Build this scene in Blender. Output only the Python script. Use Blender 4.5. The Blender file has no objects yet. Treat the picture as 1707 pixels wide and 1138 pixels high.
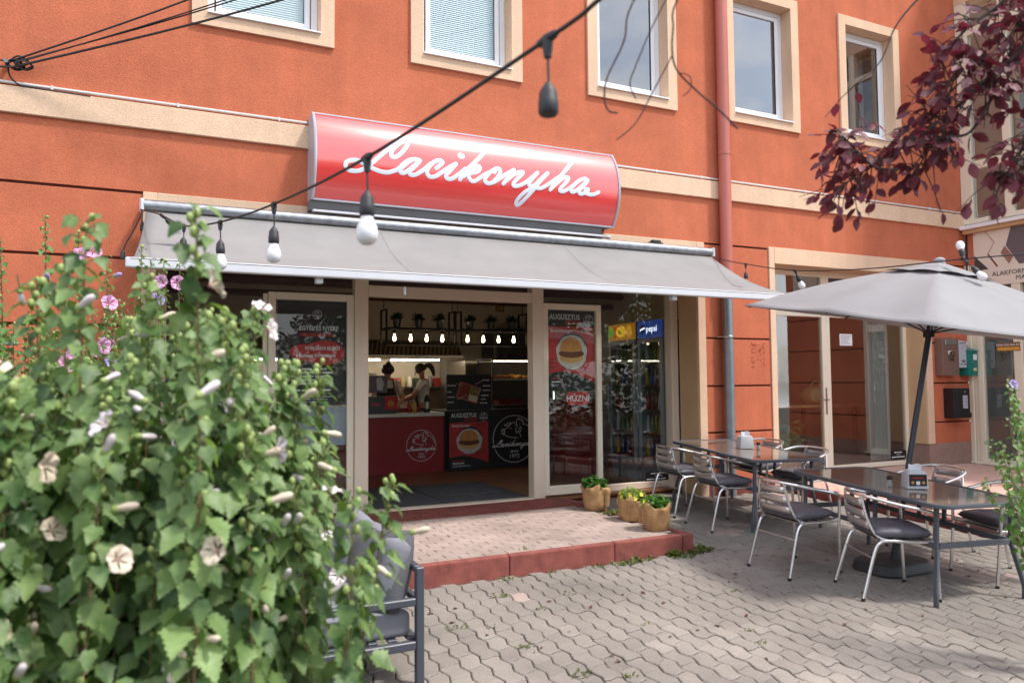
import bpy, bmesh, math, random
import numpy as np
from mathutils import Vector, Matrix, Euler, noise

random.seed(7)
R = math.radians
SC = bpy.context.scene
COL = SC.collection

# ------------------------------------------------------------------ camera
YAW, PITCH, ROLL, FPX = R(25.33), R(2.96), R(-.46), 1237.0
_fw = Vector((math.sin(YAW) * math.cos(PITCH), math.cos(YAW) * math.cos(PITCH), math.sin(PITCH)))
_rt = Vector((math.cos(YAW), -math.sin(YAW), 0))
_up = _rt.cross(_fw)
rt = _rt * math.cos(ROLL) + _up * math.sin(ROLL)
up = _up * math.cos(ROLL) - _rt * math.sin(ROLL)
CAM_LOC = Vector((0, 0, 1.65))
cam_data = bpy.data.cameras.new('camera')
cam = bpy.data.objects.new('camera', cam_data)
COL.objects.link(cam)
m = Matrix((rt, up, -_fw)).transposed().to_4x4()
m.translation = CAM_LOC
cam.matrix_world = m
cam_data.sensor_width = 36
cam_data.lens = FPX / 1707 * 36
cam_data.clip_start = .05
cam_data.clip_end = 800
cam_data.dof.use_dof = True
cam_data.dof.focus_distance = 7.6
cam_data.dof.aperture_fstop = 2.8
SC.camera = cam

# ------------------------------------------------------------------ world, sun, exposure
SUN_DIR = Vector((-.42, .42, -1)).normalized()       # the way the light travels
SUN_EL = math.asin(-SUN_DIR.z)
SUN_AZ = math.atan2(-SUN_DIR.x, -SUN_DIR.y)           # clockwise from +Y
world = bpy.data.worlds.new('World')
SC.world = world
world.use_nodes = True
wn, wl = world.node_tree.nodes, world.node_tree.links
wn.clear()
w_out = wn.new('ShaderNodeOutputWorld')
w_bg = wn.new('ShaderNodeBackground')
w_sky = wn.new('ShaderNodeTexSky')
w_sky.sky_type = 'NISHITA'
w_sky.sun_disc = False
w_sky.sun_elevation = SUN_EL
w_sky.sun_rotation = SUN_AZ
w_sky.air_density = 1.2
w_sky.dust_density = 2.0
w_bg.inputs[1].default_value = .15
# broken white cloud over the blue, all round the sky
w_co = wn.new('ShaderNodeTexCoord')
w_map = wn.new('ShaderNodeMapping'); w_map.inputs['Scale'].default_value = (1, 1, 2.2)
w_no = wn.new('ShaderNodeTexNoise'); w_no.inputs['Scale'].default_value = 3.1
w_no.inputs['Detail'].default_value = 7; w_no.inputs['Roughness'].default_value = .58
w_rp = wn.new('ShaderNodeValToRGB')
w_rp.color_ramp.elements[0].position = .42; w_rp.color_ramp.elements[0].color = (.12, .12, .12, 1)
w_rp.color_ramp.elements[1].position = .60; w_rp.color_ramp.elements[1].color = (.96, .96, .96, 1)
w_mx = wn.new('ShaderNodeMixRGB')
w_mx.inputs[2].default_value = (8.6, 8.7, 9.0, 1)
wl.new(w_co.outputs['Generated'], w_map.inputs[0]); wl.new(w_map.outputs[0], w_no.inputs['Vector'])
wl.new(w_no.outputs[0], w_rp.inputs[0]); wl.new(w_rp.outputs[0], w_mx.inputs[0])
wl.new(w_sky.outputs[0], w_mx.inputs[1]); wl.new(w_mx.outputs[0], w_bg.inputs[0])
wl.new(w_bg.outputs[0], w_out.inputs[0])

sun_data = bpy.data.lights.new('sun', 'SUN')
sun_data.energy = 2.3
sun_data.angle = R(6)
sun_data.color = (1, .95, .88)
sun = bpy.data.objects.new('sun', sun_data)
COL.objects.link(sun)
sun.location = (6, -4, 12)
sun.rotation_euler = SUN_DIR.to_track_quat('-Z', 'Y').to_euler()

SC.render.engine = 'CYCLES'
SC.cycles.use_denoising = True
SC.cycles.max_bounces = 8
SC.cycles.transparent_max_bounces = 12
SC.cycles.sample_clamp_indirect = 4
SC.cycles.caustics_reflective = False
SC.cycles.caustics_refractive = False
SC.view_settings.view_transform = 'Standard'
SC.view_settings.look = 'None'
SC.view_settings.exposure = .80
SC.view_settings.gamma = 1

# ------------------------------------------------------------------ materials
MATS = {}
def srgb(r, g, b):
    f = lambda c: (c / 255 / 12.92) if c / 255 <= .04045 else ((c / 255 + .055) / 1.055) ** 2.4
    return (f(r), f(g), f(b))

def mat(name, col, rough=.6, metal=0., var=0., vscale=3., bump=0., bscale=80., spec=.5, coat=0.,
        trans=0., sss=0., emit=None, estr=0., alpha=1., speck=0., bdist=.01, det=4, var2=None, objvar=0., streak=0., cior=1.5, crough=.03, trl=0.):
    if name in MATS: return MATS[name]
    M = bpy.data.materials.new(name); M.use_nodes = True
    nt = M.node_tree; n, l = nt.nodes, nt.links
    b = n['Principled BSDF']
    b.inputs['Base Color'].default_value = (*col, 1)
    b.inputs['Roughness'].default_value = rough
    b.inputs['Metallic'].default_value = metal
    b.inputs['Specular IOR Level'].default_value = spec
    b.inputs['Coat Weight'].default_value = coat
    b.inputs['Coat IOR'].default_value = cior; b.inputs['Coat Roughness'].default_value = crough
    b.inputs['Transmission Weight'].default_value = trans
    b.inputs['Alpha'].default_value = alpha
    if sss:
        b.inputs['Subsurface Weight'].default_value = sss
        b.inputs['Subsurface Radius'].default_value = (.02, .01, .005)
    if emit:
        b.inputs['Emission Color'].default_value = (*emit, 1)
        b.inputs['Emission Strength'].default_value = estr
    co = None
    if var or bump or speck:
        co = n.new('ShaderNodeTexCoord')
        geo = n.new('ShaderNodeNewGeometry')
    last = None
    if var:
        t = n.new('ShaderNodeTexNoise'); t.inputs['Scale'].default_value = vscale
        t.inputs['Detail'].default_value = det; t.inputs['Roughness'].default_value = .62
        l.new(geo.outputs['Position'], t.inputs['Vector'])
        rp = n.new('ShaderNodeValToRGB')
        rp.color_ramp.elements[0].position = .3; rp.color_ramp.elements[1].position = .72
        c2 = var2 or tuple(min(1, c * (1 + var)) for c in col)
        rp.color_ramp.elements[0].color = (*[c * (1 - var) for c in col], 1)
        rp.color_ramp.elements[1].color = (*c2, 1)
        l.new(t.outputs[0], rp.inputs[0]); last = rp.outputs[0]
    if speck:
        t = n.new('ShaderNodeTexNoise'); t.inputs['Scale'].default_value = bscale * 1.1
        t.inputs['Detail'].default_value = 2
        l.new(geo.outputs['Position'], t.inputs['Vector'])
        rp = n.new('ShaderNodeMapRange')
        rp.inputs['From Min'].default_value = .3; rp.inputs['From Max'].default_value = .7
        rp.inputs['To Min'].default_value = 1 - speck; rp.inputs['To Max'].default_value = 1 + speck
        l.new(t.outputs[0], rp.inputs[0])
        mx = n.new('ShaderNodeVectorMath'); mx.operation = 'SCALE'
        if last: l.new(last, mx.inputs[0])
        else: mx.inputs[0].default_value = col
        l.new(rp.outputs[0], mx.inputs['Scale']); last = mx.outputs[0]
    if streak:      # rain streaks running down the render
        mp = n.new('ShaderNodeMapping'); mp.inputs['Scale'].default_value = (7, 7, .35)
        t = n.new('ShaderNodeTexNoise'); t.inputs['Scale'].default_value = 1.; t.inputs['Detail'].default_value = 5
        l.new(geo.outputs['Position'], mp.inputs[0]); l.new(mp.outputs[0], t.inputs['Vector'])
        rp = n.new('ShaderNodeMapRange'); rp.inputs['From Min'].default_value = .35; rp.inputs['From Max'].default_value = .7
        rp.inputs['To Min'].default_value = 1 - streak; rp.inputs['To Max'].default_value = 1 + streak * .5
        l.new(t.outputs[0], rp.inputs[0])
        mx = n.new('ShaderNodeVectorMath'); mx.operation = 'SCALE'
        l.new(last, mx.inputs[0]); l.new(rp.outputs[0], mx.inputs['Scale']); last = mx.outputs[0]
    if objvar:
        oi = n.new('ShaderNodeObjectInfo')
        rp = n.new('ShaderNodeMapRange')
        rp.inputs['To Min'].default_value = 1 - objvar; rp.inputs['To Max'].default_value = 1 + objvar
        l.new(oi.outputs['Random'], rp.inputs[0])
        mx = n.new('ShaderNodeVectorMath'); mx.operation = 'SCALE'
        if last: l.new(last, mx.inputs[0])
        else: mx.inputs[0].default_value = col
        l.new(rp.outputs[0], mx.inputs['Scale']); last = mx.outputs[0]
    if last: l.new(last, b.inputs['Base Color'])
    if bump:
        t = n.new('ShaderNodeTexNoise'); t.inputs['Scale'].default_value = bscale
        t.inputs['Detail'].default_value = 5; t.inputs['Roughness'].default_value = .65
        l.new(geo.outputs['Position'], t.inputs['Vector'])
        bp = n.new('ShaderNodeBump'); bp.inputs['Strength'].default_value = bump
        bp.inputs['Distance'].default_value = bdist
        l.new(t.outputs[0], bp.inputs['Height']); l.new(bp.outputs[0], b.inputs['Normal'])
    if trl:           # cloth that lets daylight through
        tr = n.new('ShaderNodeBsdfTranslucent'); tr.inputs[0].default_value = (*[min(1, c * 1.5) for c in col], 1)
        ms = n.new('ShaderNodeMixShader'); ms.inputs[0].default_value = trl
        l.new(b.outputs[0], ms.inputs[1]); l.new(tr.outputs[0], ms.inputs[2]); l.new(ms.outputs[0], n['Material Output'].inputs[0])
    MATS[name] = M
    return M

def glass_mat(name, tint=(1, 1, 1), ior=1.5, rough=0., gain=1.0):
    M = bpy.data.materials.new(name); M.use_nodes = True
    n, l = M.node_tree.nodes, M.node_tree.links
    n.clear()
    o = n.new('ShaderNodeOutputMaterial'); mx = n.new('ShaderNodeMixShader')
    t = n.new('ShaderNodeBsdfTransparent'); t.inputs[0].default_value = (*tint, 1)
    g = n.new('ShaderNodeBsdfGlossy'); g.inputs['Roughness'].default_value = rough
    f = n.new('ShaderNodeFresnel'); f.inputs[0].default_value = ior
    ml = n.new('ShaderNodeMath'); ml.operation = 'MULTIPLY'; ml.use_clamp = True; ml.inputs[1].default_value = gain
    # only the outer face of the pane mirrors; the way out of the pane is clear
    ge = n.new('ShaderNodeNewGeometry'); iv = n.new('ShaderNodeMath'); iv.operation = 'SUBTRACT'; iv.inputs[0].default_value = 1
    m2 = n.new('ShaderNodeMath'); m2.operation = 'MULTIPLY'
    l.new(ge.outputs['Backfacing'], iv.inputs[1]); l.new(f.outputs[0], ml.inputs[0])
    l.new(ml.outputs[0], m2.inputs[0]); l.new(iv.outputs[0], m2.inputs[1]); l.new(m2.outputs[0], mx.inputs[0])
    l.new(t.outputs[0], mx.inputs[1]); l.new(g.outputs[0], mx.inputs[2]); l.new(mx.outputs[0], o.inputs[0])
    MATS[name] = M
    return M

def leaf_mat(name, col, col2, rough=.5, trans=.35, tcol=None, vscale=9.):
    """leaf: diffuse and gloss on top, some light coming through; tone varies from leaf to leaf"""
    M = bpy.data.materials.new(name); M.use_nodes = True
    n, l = M.node_tree.nodes, M.node_tree.links
    b = n['Principled BSDF']; o = n['Material Output']
    b.inputs['Roughness'].default_value = rough
    geo = n.new('ShaderNodeNewGeometry')
    t = n.new('ShaderNodeTexNoise'); t.inputs['Scale'].default_value = vscale; t.inputs['Detail'].default_value = 3
    l.new(geo.outputs['Position'], t.inputs['Vector'])
    oi = n.new('ShaderNodeObjectInfo')
    ad = n.new('ShaderNodeMath'); ad.operation = 'MULTIPLY_ADD'; ad.inputs[1].default_value = .22
    l.new(oi.outputs['Random'], ad.inputs[0]); l.new(t.outputs[0], ad.inputs[2])
    rp = n.new('ShaderNodeValToRGB')
    rp.color_ramp.elements[0].position = .38; rp.color_ramp.elements[1].position = .80
    rp.color_ramp.elements[0].color = (*col, 1); rp.color_ramp.elements[1].color = (*col2, 1)
    l.new(ad.outputs[0], rp.inputs[0]); l.new(rp.outputs[0], b.inputs['Base Color'])
    tr = n.new('ShaderNodeBsdfTranslucent')
    tc = n.new('ShaderNodeMixRGB'); tc.blend_type = 'MULTIPLY'; tc.inputs[0].default_value = 1
    tc.inputs[2].default_value = (*(tcol or (1.5, 1.6, .6)), 1)
    l.new(rp.outputs[0], tc.inputs[1]); l.new(tc.outputs[0], tr.inputs[0])
    mx = n.new('ShaderNodeMixShader'); mx.inputs[0].default_value = trans
    l.new(b.outputs[0], mx.inputs[1]); l.new(tr.outputs[0], mx.inputs[2]); l.new(mx.outputs[0], o.inputs[0])
    bp = n.new('ShaderNodeBump'); bp.inputs['Strength'].default_value = .4; bp.inputs['Distance'].default_value = .004
    t2 = n.new('ShaderNodeTexNoise'); t2.inputs['Scale'].default_value = 90
    l.new(geo.outputs['Position'], t2.inputs['Vector']); l.new(t2.outputs[0], bp.inputs['Height'])
    l.new(bp.outputs[0], b.inputs['Normal'])
    MATS[name] = M
    return M

# ------------------------------------------------------------------ mesh helpers
class MB:
    """collects shapes into one mesh"""
    def __init__(s): s.v = []; s.f = []
    def add(s, vs, fs):
        o = len(s.v); s.v += [tuple(v) for v in vs]; s.f += [tuple(i + o for i in f) for f in fs]; return s
    def box(s, x0, x1, y0, y1, z0, z1, M=None):
        vs = [Vector((x, y, z)) for z in (z0, z1) for y in (y0, y1) for x in (x0, x1)]
        if M: vs = [M @ v for v in vs]
        return s.add(vs, [(0, 2, 3, 1), (4, 5, 7, 6), (0, 1, 5, 4), (2, 6, 7, 3), (0, 4, 6, 2), (1, 3, 7, 5)])
    def tube(s, pts, r, n=8, cap=True, closed=False, flat=1.):
        pts = [Vector(p) for p in pts]; k = len(pts)
        rs = r if isinstance(r, (list, tuple)) else [r] * k
        o = len(s.v); prev = None
        for i, p in enumerate(pts):
            if closed: d = pts[(i + 1) % k] - pts[i - 1]
            else: d = pts[min(i + 1, k - 1)] - pts[max(i - 1, 0)]
            d = d.normalized() if d.length > 1e-9 else Vector((0, 0, 1))
            if prev is None:
                a = Vector((0, 0, 1)) if abs(d.z) < .9 else Vector((1, 0, 0))
                u = d.cross(a).normalized()
            else:
                u = prev - d * prev.dot(d)
                u = u.normalized() if u.length > 1e-6 else d.orthogonal().normalized()
            prev = u; w = d.cross(u)
            for j in range(n):
                t = 2 * math.pi * (j + .5) / n
                s.v.append(tuple(p + (u * math.cos(t) + w * math.sin(t) * flat) * rs[i]))
        for i in range(k if closed else k - 1):
            a, b = o + i * n, o + ((i + 1) % k) * n
            for j in range(n): s.f.append((a + j, a + (j + 1) % n, b + (j + 1) % n, b + j))
        if cap and not closed:
            s.f.append(tuple(o + j for j in reversed(range(n)))); s.f.append(tuple(o + (k - 1) * n + j for j in range(n)))
        return s
    def lathe(s, prof, n=20, c=(0, 0, 0), M=None, cap=True):
        o = len(s.v); c = Vector(c)
        for r, z in prof:
            for j in range(n):
                t = 2 * math.pi * j / n; p = Vector((r * math.cos(t), r * math.sin(t), z))
                if M: p = M @ p
                s.v.append(tuple(p + c))
        for i in range(len(prof) - 1):
            a, b = o + i * n, o + (i + 1) * n
            for j in range(n): s.f.append((a + j, a + (j + 1) % n, b + (j + 1) % n, b + j))
        if cap:
            s.f.append(tuple(o + j for j in reversed(range(n)))); q = o + (len(prof) - 1) * n
            s.f.append(tuple(q + j for j in range(n)))
        return s
    def ball(s, c, r, n=12, m=8, sc=(1, 1, 1), M=None):
        pr = [(max(1e-4, math.sin(math.pi * i / m)) * r, -math.cos(math.pi * i / m) * r) for i in range(m + 1)]
        X = Matrix.Diagonal((*sc, 1))
        if M: X = M @ X
        return s.lathe(pr, n, c, X, cap=False)
    def prism(s, poly, d0, d1, axis='y'):
        """extrude a 2D outline between d0 and d1 along an axis; the outline is (x,z) for y, (y,z) for x, (x,y) for z"""
        n = len(poly)
        f = {'y': lambda a, b, d: (a, d, b), 'x': lambda a, b, d: (d, a, b), 'z': lambda a, b, d: (a, b, d)}[axis]
        vs = [f(a, b, d0) for a, b in poly] + [f(a, b, d1) for a, b in poly]
        fs = [tuple(range(n)), tuple(range(2 * n - 1, n - 1, -1))] + [(i, n + i, n + (i + 1) % n, (i + 1) % n) for i in range(n)]
        return s.add(vs, fs)
    def build(s, name, material, parent=None, smooth=False, bev=0., ang=40, world=True, seg=1, kind=None, merge=False):
        me = bpy.data.meshes.new(name)
        off = Vector((0, 0, 0))
        if parent and world:
            q = parent
            while q: off += q.location; q = q.parent
        vs = [(v[0] - off.x, v[1] - off.y, v[2] - off.z) for v in s.v]
        o = bpy.data.objects.new(name, me)
        if parent is None and vs:
            a = np.array(vs); c = ((a[:, 0].min() + a[:, 0].max()) / 2, (a[:, 1].min() + a[:, 1].max()) / 2, a[:, 2].min())
            o.location = c; vs = [tuple(r) for r in (a - np.array(c))]
        me.from_pydata(vs, [], s.f)
        if bev or merge or smooth:
            bm = bmesh.new(); bm.from_mesh(me)
            if merge: bmesh.ops.remove_doubles(bm, verts=bm.verts, dist=1e-5)
            bmesh.ops.recalc_face_normals(bm, faces=bm.faces)
            if bev:
                es = [e for e in bm.edges if len(e.link_faces) == 2 and e.calc_face_angle(0) > R(35)]
                bmesh.ops.bevel(bm, geom=es, offset=bev, segments=seg, profile=.6, affect='EDGES', clamp_overlap=True)
            bm.to_mesh(me); bm.free()
        if smooth:
            me.polygons.foreach_set('use_smooth', [True] * len(me.polygons))
            me.set_sharp_from_angle(angle=R(ang))
        me.materials.append(MATS[material] if isinstance(material, str) else material)
        COL.objects.link(o)
        if parent: o.parent = parent
        if kind: o['kind'] = kind
        return o

def tag(o, label=None, cat=None, group=None, kind=None):
    if label: o['label'] = label
    if cat: o['category'] = cat
    if group: o['group'] = group
    if kind: o['kind'] = kind
    return o

def empty(name, loc, label=None, cat=None, group=None, rot=(0, 0, 0)):
    o = bpy.data.objects.new(name, None); COL.objects.link(o)
    o.location = loc; o.rotation_euler = rot; o.empty_display_size = .1
    return tag(o, label, cat, group)

def inst(src, name, parent, M):
    o = bpy.data.objects.new(name, src.data if hasattr(src, 'data') else src)
    COL.objects.link(o); o.parent = parent; o.matrix_local = M
    return o

def copy_tree(o, parent=None):
    c = o.copy(); COL.objects.link(c); c.parent = parent
    for ch in o.children: copy_tree(ch, c)
    return c

def crom(pts, k=6, closed=False):
    """Catmull-Rom through points of any dimension"""
    P = [np.array(p, float) for p in pts]; n = len(P); out = []
    for i in range(n if closed else n - 1):
        if closed: a, b, c, d = P[i - 1], P[i], P[(i + 1) % n], P[(i + 2) % n]
        else: a, b, c, d = P[max(i - 1, 0)], P[i], P[i + 1], P[min(i + 2, n - 1)]
        for j in range(k):
            t = j / k
            out.append(.5 * (2 * b + (c - a) * t + (2 * a - 5 * b + 4 * c - d) * t * t + (3 * b - a - 3 * c + d) * t ** 3))
    if not closed: out.append(P[-1])
    return out

def text_mb(s, size, M, extr=.0008, bold=0., align='CENTER', shear=0., sx=1.):
    """solid letters from Blender's built-in font, laid out by matrix M"""
    cu = bpy.data.curves.new('t', 'FONT'); cu.body = s; cu.size = size; cu.align_x = align; cu.align_y = 'CENTER'
    cu.extrude = extr; cu.offset = bold * .42; cu.shear = shear; cu.resolution_u = 2
    o = bpy.data.objects.new('t', cu)
    me = o.to_mesh()
    X = M @ Matrix.Diagonal((sx, 1, 1, 1))
    mb = MB().add([X @ v.co for v in me.vertices], [tuple(p.vertices) for p in me.polygons])
    o.to_mesh_clear(); bpy.data.objects.remove(o); bpy.data.curves.remove(cu)
    return mb

def frame_y(x, y, z):
    """upright facing the street (-Y): local x -> X, local y -> Z, local z -> -Y"""
    return Matrix.Translation((x, y, z)) @ Euler((math.pi / 2, 0, 0)).to_matrix().to_4x4()
def frame_x(x, y, z):
    """upright facing -X: reads from far to near"""
    return Matrix.Translation((x, y, z)) @ Matrix(((0, 0, -1, 0), (-1, 0, 0, 0), (0, 1, 0, 0), (0, 0, 0, 1)))

def ribbons(strokes, width, fn, k=5, dome=.0015, jit=.0004):
    """painted strokes: a slightly domed ribbon along each smoothed polyline, fn maps (u,v,lift) to a point"""
    mb = MB()
    for si, st in enumerate(strokes):
        P = [np.array(p, float) for p in (crom(st, k) if len(st) > 2 else st)]
        n = len(P); rows = []
        L = 0
        for i, p in enumerate(P):
            d = P[min(i + 1, n - 1)] - P[max(i - 1, 0)]; d = d / (np.linalg.norm(d) + 1e-9)
            nn = np.array((-d[1], d[0]))
            caps = [(p, 1., 1.)]
            if i == 0: caps = [(p - d * width * .48, .2, .5), (p - d * width * .34, .72, .8)] + caps
            if i == n - 1: caps = caps + [(p + d * width * .34, .72, .8), (p + d * width * .48, .2, .5)]
            for q, w, hgt in caps: rows.append((q, nn * width / 2 * w, hgt))
        o = len(mb.v); lift0 = .001 + jit * si
        for q, h, hgt in rows:
            mb.v += [tuple(fn(q[0] + h[0], q[1] + h[1], lift0)), tuple(fn(q[0], q[1], lift0 + dome * hgt)), tuple(fn(q[0] - h[0], q[1] - h[1], lift0))]
        for i in range(len(rows) - 1):
            a = o + 3 * i; b = a + 3
            mb.f += [(a, b, b + 1, a + 1), (a + 1, b + 1, b + 2, a + 2)]
    return mb

def gz(y): return .15 + .04 * (y - 6.8)      # the yard falls gently away from the building
SLOPE = math.atan(.04)
# ------------------------------------------------------------------ palette
stucco = mat('orange_stucco', srgb(193, 110, 81), .92, var=.11, vscale=2.1, bump=.8, bscale=95, speck=.12, bdist=.007, spec=.2, streak=.055)
cream = mat('cream_stucco', srgb(222, 190, 162), .92, var=.07, vscale=1.7, bump=.7, bscale=80, speck=.10, bdist=.007, spec=.2, streak=.05)
tan_rev = mat('tan_reveal', srgb(204, 170, 132), .9, var=.06, vscale=2, bump=.4, bscale=150, bdist=.004, spec=.2)
plinth_m = mat('plinth_render', srgb(150, 122, 110), .95, var=.12, vscale=9, bump=.7, bscale=130, speck=.2, bdist=.006)
groove_m = mat('groove_mortar', srgb(92, 50, 38), .95)
pvc = mat('white_pvc', srgb(228, 228, 232), .35, var=.02, vscale=4)
cream_al = mat('cream_aluminium', srgb(222, 204, 184), .42, var=.03, vscale=3)
cream_lt = mat('light_cream_aluminium', srgb(228, 217, 196), .4, var=.03, vscale=3)
dark = mat('dark_room', srgb(58, 52, 50), .9)
glass = glass_mat('window_glass', (.93, .96, .95), 1.52, gain=1.4)
glass_up = glass_mat('upper_window_glass', (.75, .8, .84), 1.6, gain=5.)
glass_bay = glass_mat('bay_glass', (.9, .92, .9), 1.6, gain=4.)

F, G = 7.45, 7.85
ZP = .255                                     # top of the entrance step and shop floor
ZT = .31                                      # top of the raised terrace
building = empty('orange_building', (5, 9, 0), 'orange rendered two-storey building with cream bands and window surrounds', 'building')

# upper wall: rectangles left between the windows
WIN = [(.35, 1.41), (2.49, 3.54), (4.68, 5.72), (6.80, 7.83), (8.90, 9.90)]
WZ0, WZ1 = 5.16, 6.76
XL, XR = -5.0, 11.45
mb = MB()
mb.box(XL, XR, F, F + .3, 3.385, WZ0 - .06)
mb.box(XL, XR, F, F + .3, WZ1 + .06, 9.5)
xs = [XL] + [x for a, b in WIN for x in (a - .06, b + .06)] + [XR]
for i in range(0, len(xs), 2): mb.box(xs[i], xs[i + 1], F, F + .3, WZ0 - .06, WZ1 + .06)
mb.build('wall', stucco, building)

# ground-floor wall: plaster panels with open joints before a dark backing
JO = [3.37, 2.765, 2.16, 1.55, .96]
def panels(x0, x1, zb, lo=None):
    b = MB().box(x0, x1, F + .022, F + .3, zb, 3.385).build('joint_backing', groove_m, building)
    zs = [3.385 + .002] + JO + [zb]
    for i in range(len(zs) - 1):
        t = zs[i] - (.012 if i else .03); bb = zs[i + 1] + (.012 if i + 1 < len(zs) - 1 else 0)
        if t - bb < .04: continue
        MB().box(x0, x1, F, F + .021, bb, t).build('wall_panel', stucco, building, bev=.004)
panels(XL, -.17, 0.)
panels(6.24, 7.33, .0)
panels(10.56, XR - .01, .63)
MB().box(10.43, XR - .002, F - .012, F + .3, .2, .64).build('plinth', plinth_m, building, bev=.004)
MB().box(6.24, 7.33, F - .01, F + .01, .1, .36).build('plinth', mat('painted_plinth', srgb(120, 62, 52), .9, var=.1, bump=.4, bscale=60), building, bev=.004)

# string course and window surrounds
MB().box(XL, 11.40, F - .035, F + .01, 3.955, 4.185).build('string_course', cream, building, bev=.006)
def window(i, x0, x1):
    t = .135
    s = MB()
    s.box(x0 - t, x0, F - .03, F + .26, WZ0 - t, WZ1 + t); s.box(x1, x1 + t, F - .03, F + .26, WZ0 - t, WZ1 + t)
    s.box(x0, x1, F - .03, F + .26, WZ0 - t, WZ0); s.box(x0, x1, F - .03, F + .26, WZ1, WZ1 + t)
    w = s.build('window', cream, building)
    y0, y1 = F + .15, F + .21
    f = MB(); a = .07
    f.box(x0, x0 + a, y0, y1, WZ0 + .01, WZ1); f.box(x1 - a, x1, y0, y1, WZ0 + .01, WZ1)
    f.box(x0 + a, x1 - a, y0, y1, WZ0 + .01, WZ0 + .01 + a); f.box(x0 + a, x1 - a, y0, y1, WZ1 - a, WZ1)
    f.build('window_frame', pvc, w, bev=.006)
    f = MB(); b = a + .012; c = .055
    f.box(x0 + b, x0 + b + c, y0 - .015, y1 - .02, WZ0 + b, WZ1 - b); f.box(x1 - b - c, x1 - b, y0 - .015, y1 - .02, WZ0 + b, WZ1 - b)
    f.box(x0 + b + c, x1 - b - c, y0 - .015, y1 - .02, WZ0 + b, WZ0 + b + c); f.box(x0 + b + c, x1 - b - c, y0 - .015, y1 - .02, WZ1 - b - c, WZ1 - b)
    f.build('sash', pvc, w, bev=.005)
    q = b + c
    MB().box(x0 + q - .008, x1 - q + .008, y0 + .008, y0 + .014, WZ0 + q - .008, WZ1 - q + .008).build('pane', glass if i < 2 else glass_up, w)
    g = MB()
    g.box(x0 + q, x1 - q, y0 - .003, y0 + .006, WZ0 + q, WZ0 + q + .006); g.box(x1 - q - .006, x1 - q, y0 - .003, y0 + .006, WZ0 + q, WZ1 - q)
    g.build('gasket', mat('black_rubber', (.012, .012, .013), .6), w)
    # sloping metal sill with turned-up ends
    m_ = MB(); m_.prism([(F - .055, WZ0 - .018), (F - .055, WZ0 - .004), (F + .155, WZ0 + .022), (F + .155, WZ0 + .004)], x0 + .003, x1 - .003, 'x')
    m_.build('sill', mat('white_metal', srgb(232, 232, 236), .4), w)
    if i < 2:      # closed white slats
        m_ = MB(); z = WZ0 + q
        while z < WZ1 - q:
            m_.prism([(y0 + .022, z), (y0 + .024, z), (y0 + .034, z + .026), (y0 + .032, z + .026)], x0 + q - .004, x1 - q + .004, 'x'); z += .0235
        m_.build('blind', mat('blind_white', srgb(226, 236, 246), .6, emit=srgb(226, 236, 246), estr=0.0), w, kind='stuff')
    elif i > 2:    # pale curtain drawn to one side
        pts = [(x0 + .1 + j * .012, F + .4 + .02 * math.sin(j * 1.3)) for j in range(16)] if i == 3 else [(x1 - .38 + j * .012, F + .4 + .02 * math.sin(j * 1.3)) for j in range(22)]
        m_ = MB()
        for j in range(len(pts) - 1):
            a_, b_ = pts[j], pts[j + 1]
            m_.add([(a_[0], a_[1], WZ0 - .1), (b_[0], b_[1], WZ0 - .1), (b_[0], b_[1], WZ1 + .05), (a_[0], a_[1], WZ1 + .05)], [(0, 1, 2, 3)])
        m_.build('curtain', mat('curtain_cloth', srgb(196, 180, 160), .9), w, smooth=True)
for i, (a, b) in enumerate(WIN): window(i, a, b)
# the rooms upstairs
mb = MB(); mb.box(XL, XR, 10.2, 10.3, 3.6, 7.6); mb.box(XL, XR, F + .3, 10.2, 7.4, 7.5); mb.box(XL, XR, F + .31, 10.2, 3.6, 3.7)
for x in (XL, 2.0, 4.1, 6.3, 8.4, XR - .1): mb.box(x, x + .1, F + .301, 10.2, 3.7, 7.4)
mb.build('upper_room', mat('upper_room_paint', srgb(150, 140, 128), .9), building)
MB().box(XL, XR, F + .3, 14, 9.4, 9.5).build('roof', dark, building)

# shop front surround and reveals
mb = MB()
mb.box(-.17, -.05, F - .02, G, 0, 3.38); mb.box(6.12, 6.24, F - .02, G - .02, .0, 3.38); mb.box(-.05, 6.12, F - .02, G, 3.10, 3.38)
mb.build('shop_front_surround', cream, building, bev=.005)
MB().box(6.108, 6.1195, F, G - .05, .0, 3.1).build('reveal', tan_rev, building)
for x, z in ((.09, 3.30), (.19, 3.297), (.34, 3.265), (.43, 3.265), (5.47, 3.31), (5.53, 3.31)):
    MB().lathe([(.011, -.004), (.011, .002)], 10, (x, F - .021, z), Euler((math.pi / 2, 0, 0)).to_matrix().to_4x4()).build('anchor_hole', dark, building)

# shop front: cream frames, fixed lights, two sliding leaves standing open
fr = MB()
for a, b in ((-.05, .04), (1.86, 2.005), (3.975, 4.125), (5.99, 6.10)): fr.box(a, b, G - .03, G + .12, ZP, 3.10)
for a, b in ((.04, 1.86), (2.005, 3.975), (4.125, 5.99)):
    fr.box(a, b, G + .06, G + .115, 3.02, 3.10)
    fr.box(a, b, G - .02, G + .1, 2.56, 2.68) if a == 2.005 else None
    if a != 2.005: fr.box(a, b, G + .062, G + .115, ZP, ZP + .085)
fr.box(2.005, 3.975, G - .03, G + .1, ZP - .03, ZP + .012)
shop = fr.build('shop_front', cream_al, building, bev=.006)
for a, b, z0, z1 in ((.04, 1.86, ZP + .085, 3.02), (2.005, 3.975, 2.68, 3.02), (4.125, 5.99, ZP + .085, 3.02)):
    MB().box(a - .005, b + .005, G + .085, G + .093, z0 - .005, z1 + .005).build('pane', glass, shop)
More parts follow.
